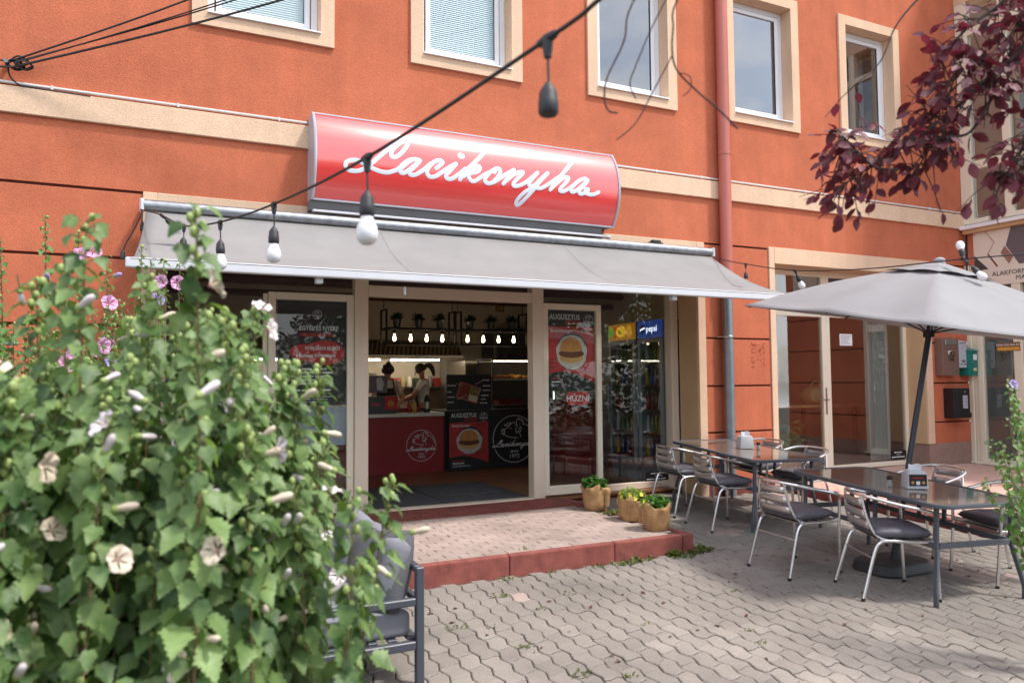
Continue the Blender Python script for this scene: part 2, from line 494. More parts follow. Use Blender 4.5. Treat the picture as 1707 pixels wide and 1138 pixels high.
for a, b in ((.98, 1.858), (4.127, 4.95)):      # sliding leaves before the fixed lights
    l_ = MB(); w_ = .075
    y0, y1 = G + .004, G + .054
    l_.box(a, a + w_, y0, y1, ZP + .02, 2.57); l_.box(b - w_, b, y0, y1, ZP + .02, 2.57)
    l_.box(a + w_, b - w_, y0, y1, 2.57 - w_, 2.57); l_.box(a + w_, b - w_, y0, y1, ZP + .02, ZP + .13)
    l_.build('door_leaf', cream_lt, shop, bev=.006)
    MB().box(a + w_ - .005, b - w_ + .005, y0 + .02, y0 + .028, ZP + .12, 2.57 - w_ + .005).build('pane', glass, shop)
l_ = MB(); l_.box(.93, .976, G + .02, G + .05, ZP + .02, 2.55); l_.build('door_leaf', cream_lt, shop, bev=.005)
MB().box(2.0, 6.12, G - .05, G + .12, .02, ZP - .032).build('plinth', mat('painted_plinth', (0, 0, 0)), building)

# glazed bay to the right
BX0, BX1, BY = 7.43, 10.42, 7.76
mb = MB()
mb.box(7.33, BX0, F - .02, BY, .0, 3.4); mb.box(BX1, 10.56, F - .02, BY, .64, 3.4); mb.box(BX0, BX1, F - .02, BY, 3.18, 3.4)
mb.build('bay_surround', cream, building, bev=.005)
MB().box(BX1 - .008, BX1 - .001, F + .005, BY - .01, .64, 3.17).build('reveal', tan_rev, building)
fr = MB()
for a, b in ((BX0, BX0 + .05), (8.62, 8.78), (BX1 - .07, BX1)): fr.box(a, b, BY - .01, BY + .06, ZT, 3.18)
for a, b in ((BX0 + .05, 8.62), (8.78, BX1 - .07)):
    fr.box(a, b, BY - .005, BY + .055, 2.52, 2.62); fr.box(a, b, BY - .005, BY + .055, ZT, ZT + .07); fr.box(a, b, BY - .005, BY + .055, 3.1, 3.18)
bay = fr.build('glazed_bay', cream_lt, building, bev=.005)
for a, b in ((BX0 + .05, 8.62), (8.78, BX1 - .07)):
    MB().box(a - .004, b + .004, BY + .015, BY + .023, ZT + .066, 2.524).build('pane', glass_bay, bay)
    MB().box(a - .004, b + .004, BY + .015, BY + .023, 2.616, 3.104).build('pane', glass_bay, bay)
h = MB(); h.box(8.655, 8.685, BY - .016, BY - .009, 1.12, 1.5); h.tube([(8.67, BY - .01, 1.33), (8.67, BY - .06, 1.33), (8.66, BY - .065, 1.33), (8.52, BY - .065, 1.335)], .009, 8)
h.build('door_handle', mat('satin_steel', srgb(190, 190, 194), .3, metal=1), bay, smooth=True)

# the wing that turns towards the street
WX = XR
WY = 4.4
mb = MB(); mb.box(WX, WX + .3, WY, 6.2, 0, 3.3)
mb.build('joint_backing', groove_m, building)
zz = [3.98, 3.37, 2.765, 2.16, 1.55, .96, .5]
for i in range(1, len(zz) - 1):
    MB().box(WX - .02, WX, WY, 6.2, zz[i + 1] + .012, zz[i] - .012).build('wall_panel', stucco, building, bev=.004)
MB().box(WX - .02, WX + .3, WY, F + .1, 3.38, 3.93).build('wall', stucco, building)
MB().box(WX - .03, WX, WY, 6.2, 0, .51).build('plinth', plinth_m, building, bev=.004)
MB().box(WX - .05, WX + .3, WY, F - .002, 7.55, 9.5).build('wall', cream, building)
ofr = MB()   # tall window of the wing with cream frames
for a, b in ((7.26, F - .004), (6.66, 6.78), (5.75, 5.87), (4.9, 5.02)): ofr.box(WX - .05, WX + .05, a, b, 4.02, 7.55)
for a, b in ((6.78, 7.26), (5.87, 6.66), (5.02, 5.75)):
    for z0, z1 in ((4.02, 4.09), (4.86, 4.99), (7.0, 7.1)): ofr.box(WX - .045, WX + .045, a, b, z0, z1)
ow = ofr.build('wing_window', cream_lt, building, bev=.005)
for a, b in ((6.78, 7.26), (5.87, 6.66), (5.02, 5.75)):
    for z0, z1 in ((4.09, 4.86), (4.99, 7.0)): MB().box(WX + .0, WX + .008, a - .004, b + .004, z0 - .004, z1 + .004).build('pane', glass_bay, ow)
MB().box(WX - .16, WX + .05, WY, F - .03, 3.93, 3.985).build('sill', mat('white_metal', (0, 0, 0)), ow, bev=.004)
MB().box(WX - .10, WX - .02, WY, F - .036, 3.87, 3.929).build('sill_board', tan_rev, ow, bev=.003)
MB().box(WX + .35, WX + .4, WY, F, 3.4, 7.6).build('net_curtain', mat('net_curtain', srgb(170, 158, 150), .95), building)
MB().box(WX + .41, WX + 3, WY, WY + .3, 0, 9.5).build('wall', stucco, building)
# its street door
dfr = MB()
for a, b, o in ((7.38, F - .003, .04), (7.31, 7.375, .01), (7.22, 7.305, .025), (6.63, 6.76, .025), (6.2, 6.29, .03)): dfr.box(WX - o, WX + .08, a, b, ZT - .03, 3.38)
for a, b in ((6.76, 7.22), (6.29, 6.63)):
    dfr.box(WX - .02, WX + .08, a, b, ZT - .03, ZT + .08); dfr.box(WX - .02, WX + .08, a, b, 2.45, 2.58)
wd = dfr.build('street_door', cream_lt, building, bev=.005)
for a, b in ((6.76, 7.22), (6.29, 6.63)): MB().box(WX + .02, WX + .028, a - .004, b + .004, ZT + .07, 2.46).build('pane', glass_bay, wd)
for a, b in ((6.76, 7.22), (6.29, 6.63)): MB().box(WX + .05, WX + .06, a, b, ZT + .07, 3.3).build('frosted_film', mat('frosted_film', srgb(120, 128, 128), .8, var=.05), wd)
MB().box(WX - .09, WX - .045, 6.2, F - .02, ZT - .005, ZT + .03).build('door_step', cream_lt, wd, bev=.006)

# ------------------------------------------------------------------ shop room
room = MB()
room.box(-.4, 7.1, 13.2, 13.3, ZP, 3.35); room.box(-.5, -.4, G + .06, 13.3, ZP, 3.35); room.box(7.1, 7.2, G + .06, 13.3, ZP, 3.35)
room.build('shop_wall', mat('shop_wall_paint', srgb(216, 205, 190), .85, var=.05), building)
MB().box(-.5, 7.2, G + .06, 13.3, 3.3, 3.4).build('shop_ceiling', mat('shop_ceiling_paint', srgb(176, 168, 158), .9), building)
MB().box(-.5, 7.2, G - .05, 13.3, ZP - .05, ZP).build('shop_floor', mat('brown_floor', srgb(134, 88, 58), .32, var=.3, vscale=2.4, bump=.05), building)
# brick-red bulkhead pipes under the ceiling
for y, z, r in ((10.6, 3.05, .06), (10.9, 2.9, .05)):
    MB().tube([(-.4, y, z), (7.1, y, z)], r, 10).build('ceiling_pipe', mat('oxide_pipe', srgb(96, 52, 42), .6), building, smooth=True)
# the room behind the bay
room = MB(); room.box(7.25, 11.2, 11, 11.1, ZT, 3.4); room.box(7.2, 7.28, BY + .06, 11, ZT, 3.4); room.box(11.2, 11.3, BY + .06, 11, ZT, 3.4); room.box(7.25, 11.2, BY + .06, 11, 3.2, 3.3)
room.build('bay_room_wall', mat('bay_room_paint', srgb(190, 160, 134), .9), building)
MB().box(7.25, 11.2, BY + .06, 11, ZT - .05, ZT + .01).build('bay_room_floor', mat('bay_floor', srgb(120, 96, 84), .5, var=.1), building)
# ------------------------------------------------------------------ ground, paving, step, terrace
def to_px(p):
    d = Vector(p) - CAM_LOC; z = d.dot(_fw)
    if z < .2: return None
    return 853.5 + FPX * d.dot(rt) / z, 569 - FPX * d.dot(up) / z, z

sand = mat('joint_sand', srgb(82, 72, 62), .95, var=.3, vscale=7, bump=.4, bscale=120)
pav_m = mat('concrete_paver', srgb(136, 129, 122), .9, var=.26, vscale=1.1, bump=.5, bscale=110, speck=.16, bdist=.005, objvar=.12, spec=.2)
pav_pink = mat('reddish_paver', srgb(164, 146, 137), .9, var=.24, vscale=1.6, bump=.5, bscale=110, speck=.15, bdist=.005, objvar=.08, spec=.2)
pav_red = mat('red_paver', srgb(128, 70, 62), .85, var=.2, vscale=5, bump=.35, bscale=150, speck=.1, bdist=.004, objvar=.06, spec=.3)
pav_ter = mat('pink_terrace_paver', srgb(200, 164, 150), .88, var=.08, vscale=2, bump=.3, bscale=150, speck=.08, bdist=.004, objvar=.05, spec=.25)
kerb_m = mat('red_kerb', srgb(136, 78, 70), .9, var=.28, vscale=9, bump=.4, bscale=110, speck=.08, bdist=.004, spec=.3)

mb = MB()
gy = [-70, -20, 0, 3, 8.2]
for i in range(len(gy) - 1):
    z0, z1 = gz(gy[i]) - .012, gz(gy[i + 1]) - .012
    mb.add([(-80, gy[i], z0), (90, gy[i], z0), (90, gy[i + 1], z1), (-80, gy[i + 1], z1)], [(0, 1, 2, 3)])
ground = mb.build('ground', sand)
ground.location = (0, 0, 0)
for v, (x, y, z) in zip(ground.data.vertices, mb.v): v.co = (x, y, z)
ground['kind'] = 'structure'

def paver_verts(w, l, amp, ph, gap=.006, bev=.006, th=.03, n=5, camp=0.):
    """interlocking paver: waved sides and ends, chamfered top"""
    def ring(ins):
        hw, hl = w / 2 - gap / 2 - ins, l / 2 - gap / 2 - ins
        wx = lambda y: amp * math.sin(2 * math.pi * (y / l) + ph)
        wy = lambda x: camp * math.sin(2 * math.pi * (x / w))
        out = [(hw + wx(-hl + 2 * hl * i / (n - 1)), -hl + 2 * hl * i / (n - 1) + (wy(hw) if i in (0, n - 1) else 0)) for i in range(n)]
        if camp: out += [(x + wx(hl), hl + wy(x)) for x in (hw * .5, 0, -hw * .5)]
        out += [(-hw + wx(hl - 2 * hl * i / (n - 1)), hl - 2 * hl * i / (n - 1) + (wy(-hw) if i in (0, n - 1) else 0)) for i in range(n)]
        if camp: out += [(x + wx(-hl), -hl + wy(x)) for x in (-hw * .5, 0, hw * .5)]
        return out
    a, b = ring(bev), ring(0)
    k = len(a)
    vs = [(x, y, 0) for x, y in a] + [(x, y, -bev * .8) for x, y in b] + [(x, y, -th) for x, y in b]
    fs = [tuple(range(k))]
    for j in range(2):
        o = j * k; fs += [(o + i, o + k + i, o + k + (i + 1) % k, o + (i + 1) % k) for i in range(k)]
    return vs, fs

def lay(parent, cells, protos, mats_, name, tilt, limit=300):
    """cells: (x, y, z, proto index, yaw); the largest in the picture become pieces, the rest one joined mesh per material"""
    def key(c):
        p = to_px(c[:3])
        if not p or not (-30 < p[0] < 1740 and -30 < p[1] < 1170): return 0
        return 1 / p[2]
    cells = sorted(cells, key=key, reverse=True)
    meshes = []
    for (vs, fs), mm in zip(protos, mats_):
        me = bpy.data.meshes.new(name); me.from_pydata(vs, [], fs); me.materials.append(mm); meshes.append(me)
    for c in cells[:limit]:
        o = bpy.data.objects.new(name, meshes[c[3]]); COL.objects.link(o); o.parent = parent
        o.location = Vector(c[:3]) - parent.location; o.rotation_euler = (tilt[0] + random.gauss(0, .004), tilt[1] + random.gauss(0, .004), c[4])
    for k in range(len(protos)):
        mb = MB()
        for c in cells[limit:]:
            if c[3] != k: continue
            X = Matrix.Translation(c[:3]) @ Euler((tilt[0] + random.gauss(0, .004), tilt[1] + random.gauss(0, .004), c[4])).to_matrix().to_4x4()
            mb.add([X @ Vector(v) for v in protos[k][0]], protos[k][1])
        if mb.v: mb.build(name + '_field', mats_[k], parent, kind='stuff')

PW, PL = .126, .178
pa, pb = paver_verts(PW, PL, .013, 0, gap=.007, camp=.010), paver_verts(PW, PL, .013, math.pi, gap=.007, camp=.010)
cells = []
STEP = (1.36, 4.34, 5.46)
for i in range(int(11 / PW)):
    for j in range(int(7.5 / PL)):
        x = -2.4 + i * PW; y = 1.2 + j * PL + (PL / 2 if i % 2 else 0)
        if y > 8.0 or x > 7.42: continue
        if STEP[0] < x < STEP[1] + .03 and y > STEP[2] - .03: continue
        if y > 7.38 and (x < -.1 or x > 6.2): continue
        n_ = noise.noise((x * .9, y * .9, 3.1)) + .5 * noise.noise((x * 4, y * 4, 1.))
        k = 2 if n_ > .55 else 0
        cells.append((x, y, gz(y) + random.gauss(0, .0016), k + i % 2, random.gauss(0, .012)))
lay(ground, cells, [pa, pb, pa, pb], [pav_m, pav_m, pav_pink, pav_pink], 'paver', (SLOPE, 0))

# entrance step
step = MB().box(STEP[0], STEP[1], STEP[2] + .03, G - .03, .02, ZP - .012).build('entrance_step', sand, kind='structure')
kx = [STEP[0], 2.53, 3.52, 4.24, STEP[1] + .02]
for a, b in zip(kx[:-1], kx[1:]):
    MB().box(a + .003, b - .003, STEP[2] - .04, STEP[2] + .045, .03, ZP + .002).build('kerb_stone', kerb_m, step, bev=.012, seg=2)
for a, b in ((5.51, 6.5), (6.5, 7.5), (7.5, 7.78)):
    MB().box(STEP[1] - .06, STEP[1] + .02, a + .003, b - .003, .03, ZP + .002).build('kerb_stone', kerb_m, step, bev=.012, seg=2)
bl, bw = .2, .1
pb1 = paver_verts(bl, bw, 0, 0, gap=.006, bev=.005, n=2)
cells = []
y = STEP[2] + .045 + bw / 2; r_ = 0
while y < G - .03 - bw / 2:
    x = STEP[0] + .1 + (bl / 2 if r_ % 2 else 0)
    while x < STEP[1] - .06 - bl / 2 + .03:
        cells.append((x, y, ZP + random.gauss(0, .001), 1 if y > 7.18 else 0, random.gauss(0, .004)))
        x += bl
    y += bw; r_ += 1
lay(step, cells, [pb1, pb1], [pav_pink, pav_red], 'paver', (0, 0))

# raised terrace on the right
def tz(x, y): return gz(y) + .085 + .013 * (x - 7.4)
mb = MB()
c = [(7.5, -3), (16, -3), (16, 8), (7.5, 8)]
mb.add([(x, y, tz(x, y) - .012) for x, y in c] + [(x, y, gz(y) - .1) for x, y in c], [(0, 1, 2, 3), (0, 4, 5, 1), (3, 7, 4, 0)])
terrace = mb.build('terrace', sand, kind='structure')
cells = []
j = 0; y = 1.0
while y < 7.72:
    x = 7.53 + bl / 2 + (bl / 2 if j % 2 else 0)
    while x < 11.4:
        if not (y > F - .04 and (x > 10.4 or x < 7.5)): cells.append((x, y, tz(x, y) + random.gauss(0, .001), 0, random.gauss(0, .004)))
        x += bl
    y += bw; j += 1
lay(terrace, cells, [pb1], [pav_ter], 'paver', (SLOPE, -.013))
y = -3.0
while y < 7.4:
    y2 = min(y + 1.0, 7.42)
    X = Matrix.Translation((7.46, y, gz(y))) @ Euler((SLOPE, 0, 0)).to_matrix().to_4x4()
    MB().box(-.05, .04, .003, (y2 - y) - .003, -.12, .088, X).build('kerb_stone', kerb_m, terrace, bev=.012, seg=2)
    y += 1.0
MB().box(7.2, 11.45, 7.2, BY, .0, .20).build('terrace_footing', sand, terrace)

# weeds in the joints and along the step
weed = leaf_mat('weed_green', srgb(74, 88, 40), srgb(112, 118, 58), .7, .3)
def tuft(mb, x, y, z, r, n, hgt):
    for _ in range(n):
        a = random.random() * 6.28; d = r * math.sqrt(random.random())
        px, py = x + d * math.cos(a) * 1.5, y + d * math.sin(a)
        b = random.random() * 6.28; l = hgt * random.uniform(.4, 1.2); w = l * .35
        tip = Vector((px + math.cos(b) * l * .8, py + math.sin(b) * l * .8, z + l * random.uniform(.3, 1)))
        s_ = Vector((-math.sin(b), math.cos(b), 0)) * w
        mid = Vector((px, py, z)).lerp(tip, .5) + Vector((0, 0, .2 * l))
        mb.add([Vector((px, py, z)), mid + s_, tip, mid - s_], [(0, 1, 2, 3)])
mb = MB()
for x, y, r, n, hh in ((3.62, 5.37, .10, 60, .045), (3.80, 5.39, .06, 40, .04), (4.10, 5.38, .05, 50, .07), (4.18, 5.36, .1, 60, .04), (4.42, 5.42, .09, 90, .06), (3.3, 5.37, .07, 25, .03),
                       (2.45, 5.36, .06, 22, .03), (2.9, 5.37, .05, 18, .025), (1.75, 4.55, .05, 25, .025), (2.02, 4.1, .05, 22, .025), (1.95, 4.47, .03, 12, .02),
                       (2.12, 3.62, .05, 30, .025), (2.4, 4.65, .03, 14, .02), (2.9, 4.1, .03, 12, .02), (3.35, 3.55, .03, 12, .02), (2.35, 3.5, .03, 14, .025), (3.9, 4.4, .02, 10, .02),
                       (5.3, 6.9, .04, 20, .03), (2.25, 5.02, .06, 26, .025), (2.75, 4.85, .04, 14, .02), (3.45, 3.75, .03, 14, .02), (1.5, 5.2, .06, 30, .04)):
    tuft(mb, x, y, gz(y) - .004, r, n, hh)
for x, y, r, n, hh in ((2.75, 5.56, .06, 20, .02), (4.2, 5.75, .07, 60, .06), (4.27, 6.62, .08, 60, .05), (3.0, 6.2, .05, 14, .015)): tuft(mb, x, y, ZP - .002, r, n, hh)
tag(mb.build('weeds', weed), 'low green weeds growing in the paving joints and along the step', 'weeds', kind='stuff')
# fallen dark leaves
mb = MB()
for _ in range(46):
    x, y = random.uniform(1.6, 6.8), random.uniform(3.0, 5.3)
    a = random.random() * 6.28; l = random.uniform(.012, .03); X = Matrix.Translation((x, y, gz(y) + .004)) @ Euler((random.uniform(-.4, .4), random.uniform(-.4, .4), a)).to_matrix().to_4x4()
    mb.add([X @ Vector(v) for v in ((0, -l, .001), (l * .5, 0, .006), (0, l, .001), (-l * .5, 0, .006))], [(0, 1, 2, 3)])
tag(mb.build('fallen_leaves', mat('dry_leaf', srgb(92, 50, 40), .8)), 'small dry brown leaves scattered over the yard paving', 'leaves', kind='stuff')

# ------------------------------------------------------------------ awning
galv = mat('galvanised_steel', srgb(150, 154, 160), .42, metal=.85, var=.25, vscale=14)
white_al = mat('white_painted_aluminium', srgb(206, 207, 212), .4, var=.04, vscale=5)
canvas = mat('grey_awning_canvas', srgb(157, 155, 155), .85, var=.09, vscale=2.6, bump=.15, bscale=300, det=6, trl=.3)
AX0, AX1, AYF = -.19, 6.24, 6.14
aw = empty('awning', (3.0, F, 2.5), 'light grey fabric folding-arm awning over the shop entrance', 'awning')
MB().tube([(AX0 + .03, 7.28, 3.222), (AX1 - .03, 7.28, 3.222)], .054, 20).build('roller_tube', galv, aw, smooth=True)
for x in (AX0, AX1 - .035):
    MB().box(x, x + .035, 7.22, 7.34, 3.155, 3.275).build('end_cap', white_al, aw, bev=.012)
    MB().box(x + .005, x + .03, 7.34, F - .021, 3.19, 3.25).build('wall_bracket', white_al, aw, bev=.004)
NX, NY = 60, 14
mb = MB()
for i in range(NX + 1):
    for j in range(NY + 1):
        t = j / NY; x0 = AX0 + .05 + (AX1 - AX0 - .1) * i / NX
        x = x0 + (-.06 if i < 3 else .0) * t * (1 - i / 3 if i < 3 else 0) + .24 * t * (i / NX) ** 3
        y = 7.255 + (AYF + .02 - 7.255) * t
        sag = -.085 * math.sin(math.pi * t) ** .9 * (1 - .25 * t)
        wv = .010 * math.sin(x0 * 2.3 + 3 * t) + .006 * math.sin(x0 * 5.1 - 4 * t) + .012 * noise.noise((x0 * 1.3, t * 2.2, 4.))
        z = 3.166 + (2.572 - 3.166) * t + sag + wv * math.sin(math.pi * t)
        mb.v.append((x, y, z))
for i in range(NX):
    for j in range(NY):
        a = i * (NY + 1) + j; mb.f.append((a, a + NY + 1, a + NY + 2, a + 1))
fab = mb.build('canopy_fabric', canvas, aw, smooth=True, ang=180)
for q in range(2, 6, 2):          # sewn seams between the cloth widths
    i_ = q * NX // 6; sm = MB()
    for j in range(NY + 1):
        p = Vector(mb.v[i_ * (NY + 1) + j]); sm.v += [(p.x - .004, p.y - .002, p.z + .003), (p.x + .004, p.y - .002, p.z + .003)]
    for j in range(NY): sm.f.append((2 * j, 2 * j + 1, 2 * j + 3, 2 * j + 2))
    sm.build('seam', mat('awning_seam', srgb(140, 137, 139), .9), fab, smooth=True, ang=180)
so = fab.modifiers.new('thickness', 'SOLIDIFY'); so.thickness = .0025
MB().box(-.25, 6.52, AYF - .035, AYF + .03, 2.500, 2.578).build('front_bar', white_al, aw, bev=.016, seg=3)
MB().box(-.22, 6.49, AYF - .0365, AYF - .03, 2.566, 2.570).build('bar_groove', mat('black_rubber', (0, 0, 0)), aw)
for x in (1.05, 4.9):          # folding arms
    s_ = 1 if x < 3 else -1
    MB().tube([(x, 7.33, 2.98), (x + s_ * .62, 6.72, 2.74)], .024, 8).build('folding_arm', white_al, aw, smooth=True)
    MB().tube([(x + s_ * .62, 6.72, 2.74), (x + s_ * .12, AYF + .06, 2.53)], .02, 8).build('folding_arm', white_al, aw, smooth=True)
    MB().box(x - .04, x + .04, 7.28, F - .021, 2.92, 3.04).build('arm_bracket', white_al, aw, bev=.006)
    MB().box(x + s_ * .12 - .03, x + s_ * .12 + .03, AYF + .02, AYF + .09, 2.455, 2.53).build('arm_shoe', white_al, aw, bev=.006)
MB().box(2.19, 2.26, F - .05, F - .021, 3.25, 3.33).build('wall_bracket', white_al, aw, bev=.004)
MB().tube([(1.92, AYF + .1, 2.47), (1.92, AYF + .1, 2.40)], .012, 8).build('crank_eye', white_al, aw, smooth=True)

# ------------------------------------------------------------------ fascia sign
sign_red = mat('red_sign_film', srgb(232, 52, 50), .6, spec=.4, coat=1.0, cior=2.1, crough=.16, var=.02, vscale=2)
sign_al = mat('sign_aluminium', srgb(190, 190, 198), .35, metal=.3)
grey_pt = mat('grey_painted_steel', srgb(116, 116, 118), .5, var=.08, vscale=6)
letter_w = mat('white_vinyl', srgb(226, 232, 244), .35, spec=.5)
SX0, SX1 = 1.29, 4.76
SZ0, SZ1, SR, SYC, SZC = 3.42, 4.26, .663, 7.763, 3.84
def on_sign(u, v, lift=0.):
    a = v / SR
    return (u, SYC - math.cos(a) * (SR + lift), SZC + math.sin(a) * (SR + lift))
sg = empty('shop_sign', (3.0, F, 3.4), 'long curved red box sign with white script lettering above the awning', 'sign')
va = math.asin((SZ1 - SZC) / SR) * SR
mb = MB(); N = 24
for i in range(2):
    for j in range(N + 1): mb.v.append(on_sign((SX0 + .03, SX1 - .03)[i], -va + 2 * va * j / N))
for j in range(N): mb.f.append((j, j + 1, N + 2 + j, N + 1 + j))
mb.build('curved_face', sign_red, sg, smooth=True, ang=180)
edge = [on_sign(0, -va + 2 * va * j / N)[1:] for j in range(N + 1)]
for x in (SX0, SX1 - .03):
    poly = [(F - .001, SZ0)] + edge + [(F - .001, SZ1)]
    MB().prism(poly, x, x + .03, 'x').build('side_cheek', mat('sign_side_grey', srgb(176, 174, 182), .4), sg)
    rim = [on_sign(x + .015, -va + 2 * va * j / N, .004) for j in range(N + 1)]
    MB().tube(rim, .014, 6).build('edge_trim', sign_al, sg, smooth=True)
for v in (-va, va): MB().tube([on_sign(SX0, v, .002), on_sign(SX1, v, .002)], .012, 6).build('edge_trim', sign_al, sg, smooth=True)
MB().box(SX0 + .01, SX1 - .01, F - .2, F - .002, SZ1 - .006, SZ1 + .004).build('top_plate', sign_al, sg)
MB().box(SX0 + .01, SX1 - .09, F - .19, F - .002, SZ0 - .012, SZ0 - .002).build('bottom_plate', grey_pt, sg)
MB().prism([(F - .002, SZ0 - .014), (F - .17, SZ0 - .014), (F - .13, SZ0 - .1), (F - .002, SZ0 - .1)], SX0 - .005, SX1 - .14, 'x').build('lower_tray', grey_pt, sg)
MB().box(SX0 + .02, SX1 - .03, F - .2, F - .13, SZ0 - .125, SZ0 - .101).build('light_rail', white_al, sg, bev=.004)
for x in (1.5, 4.55): MB().box(x, x + .09, F - .13, F - .003, SZ0 - .17, SZ0 - .127).build('rail_bracket', white_al, sg, bev=.004)
LET = [[[2.262,.252],[2.204,.238],[2.135,.195],[2.074,.129],[2.044,.071],[2.059,.039],[2.103,.05],[2.161,.103],[2.209,.17],[2.229,.232],[2.214,.272],[2.172,.275],[2.118,.229],[2.018,.119],[1.921,.024],[1.859,-.038],[1.814,-.081],[1.777,-.111],[1.724,-.136],[1.672,-.145],[1.618,-.137],[1.593,-.103],[1.601,-.068],[1.638,-.047],[1.683,-.038],[1.729,-.044],[1.775,-.063],[1.814,-.081],[1.877,-.104],[1.94,-.119],[2.011,-.121],[2.081,-.096],[2.127,-.068],[2.175,-.016],[2.231,.026],[2.288,.044]],
[[2.337,.039],[2.288,.044],[2.231,.014],[2.167,-.048],[2.138,-.09],[2.165,-.111],[2.216,-.085],[2.288,-.019],[2.345,.036]],
[[2.345,.036],[2.288,-.034],[2.241,-.086],[2.246,-.116],[2.291,-.115],[2.346,-.082],[2.403,-.037],[2.46,.018]],
[[2.517,-.022],[2.56,.014],[2.588,.048],[2.553,.064],[2.494,.038],[2.435,-.025],[2.42,-.074],[2.447,-.114],[2.505,-.108],[2.57,-.065],[2.619,-.028],[2.67,.01],[2.735,.049]],
[[2.735,.049],[2.67,-.03],[2.625,-.087],[2.648,-.116],[2.698,-.106],[2.773,-.05],[2.842,.01]],
[[3.096,.254],[2.993,.139],[2.867,.012],[2.814,-.058],[2.78,-.109]],
[[2.814,-.074],[2.904,-.005],[2.969,.053],[3.004,.041],[2.977,-.004],[2.904,-.031],[2.872,-.047],[2.888,-.091],[2.925,-.112],[2.97,-.093],[3.033,-.046],[3.097,-.005]],
[[3.187,.05],[3.111,-.003],[3.063,-.073],[3.077,-.109],[3.128,-.11],[3.187,-.063],[3.236,.011],[3.23,.05],[3.197,.051],[3.167,.008]],
[[3.128,-.11],[3.174,-.09],[3.238,-.045],[3.304,.001],[3.402,.062]],
[[3.402,.062],[3.333,-.026],[3.274,-.101]],
[[3.274,-.101],[3.352,-.024],[3.43,.029],[3.498,.05],[3.5,.032],[3.429,-.042],[3.391,-.093],[3.413,-.112],[3.47,-.098],[3.546,-.055],[3.595,-.015],[3.686,.063]],
[[3.686,.063],[3.624,-.003],[3.581,-.069],[3.602,-.097],[3.655,-.07],[3.723,-.005],[3.811,.073]],
[[3.811,.073],[3.723,-.019],[3.648,-.114],[3.561,-.218],[3.496,-.291],[3.46,-.307],[3.452,-.268],[3.5,-.198],[3.571,-.139],[3.657,-.106],[3.726,-.102],[3.804,-.059],[3.874,-.011],[3.946,.042]],
[[4.159,.265],[4.036,.128],[3.925,.003],[3.842,-.108]],
[[3.842,-.108],[3.924,-.024],[4.007,.04],[4.07,.051],[4.058,.018],[3.987,-.062],[3.96,-.1],[4.0,-.11],[4.059,-.081],[4.12,-.039],[4.183,.013]],
[[4.311,.055],[4.279,.061],[4.204,.029],[4.13,-.038],[4.103,-.086],[4.133,-.103],[4.204,-.058],[4.321,.047]],
[[4.321,.047],[4.256,-.034],[4.205,-.085],[4.226,-.114],[4.269,-.103],[4.32,-.071],[4.322,-.053],[4.293,-.062],[4.29,-.094],[4.344,-.109],[4.407,-.101],[4.464,-.072]]]
DOT = [[2.79, .145], [2.806, .145]]
ribbons(LET, .043, on_sign, k=5, dome=.003, jit=.0003).build('lettering', letter_w, sg, smooth=True, ang=60)
ribbons([DOT], .066, on_sign, dome=.003).build('letter_dot', letter_w, sg, smooth=True, ang=60)
# thin cream cable from the sign to a black junction box
tag(MB().tube(crom([(4.66, F - .03, 3.40), (4.78, F - .02, 3.33), (5.05, F - .02, 3.27), (5.3, F - .02, 3.28), (5.42, F - .02, 3.30)], 6), .006, 6).build('sign_cable', cream_al, smooth=True),
    'thin cream cable drooping from the red sign to the junction box', 'cable')
jb = empty('junction_box', (5.45, F - .05, 3.27), 'small black junction box on the wall above the awning roller', 'junction box')
MB().box(5.40, 5.53, F - .075, F - .021, 3.275, 3.345).build('housing', mat('black_plastic', srgb(28, 28, 30), .5), jb, bev=.008)
MB().box(5.41, 5.52, F - .08, F - .0752, 3.285, 3.335).build('lid', 'black_plastic', jb, bev=.002)
for x in (5.385, 5.545): MB().tube([(x - .02, F - .05, 3.31), (x + .02, F - .05, 3.31)], .012, 8).build('cable_gland', 'black_plastic', jb, smooth=True)

# ------------------------------------------------------------------ downpipe, conduit
dp = empty('downpipe', (6.53, F - .1, .1), 'tall rain downpipe, pinkish red above and galvanised below the awning', 'downpipe')
MB().tube([(6.53, F - .10, 9.3), (6.53, F - .10, 2.80)], .077, 18).build('upper_pipe', mat('pinkish_red_pipe', srgb(186, 106, 94), .42, var=.06, vscale=2), dp, smooth=True)
MB().tube([(6.535, F - .09, 2.84), (6.535, F - .09, .12)], .062, 18).build('lower_pipe', mat('blue_grey_pipe', srgb(138, 146, 154), .38, metal=.5, var=.12, vscale=6), dp, smooth=True)
MB().lathe([(.082, 0), (.082, .05)], 18, (6.53, F - .10, 4.52)).build('pipe_joint', 'pinkish_red_pipe', dp, smooth=True)
for z in (2.16, ):
    MB().lathe([(.069, 0), (.072, .005), (.072, .025), (.069, .03)], 18, (6.535, F - .09, z)).build('pipe_clamp', mat('satin_steel', (0, 0, 0)), dp, smooth=True)
    MB().tube([(6.46, F - .09, z + .015), (6.43, F - .01, z + .015)], .008, 6).build('clamp_bolt', 'satin_steel', dp)
cd = empty('cable_conduit', (3, F, 4.2), 'long thin white plastic conduit along the top of the cream band', 'conduit')
for a, b in ((-5, 1.28), (4.78, 11.36)): MB().tube([(a, F - .02, 4.215), (b, F - .02, 4.215)], .013, 8).build('pipe', mat('conduit_white', srgb(210, 204, 202), .5), cd, smooth=True)
for x in (-.9, .1, 1.0, 5.5, 6.2, 8.0, 9.4, 10.6): MB().box(x, x + .02, F - .036, F - .002, 4.196, 4.232).build('clip', 'conduit_white', cd)
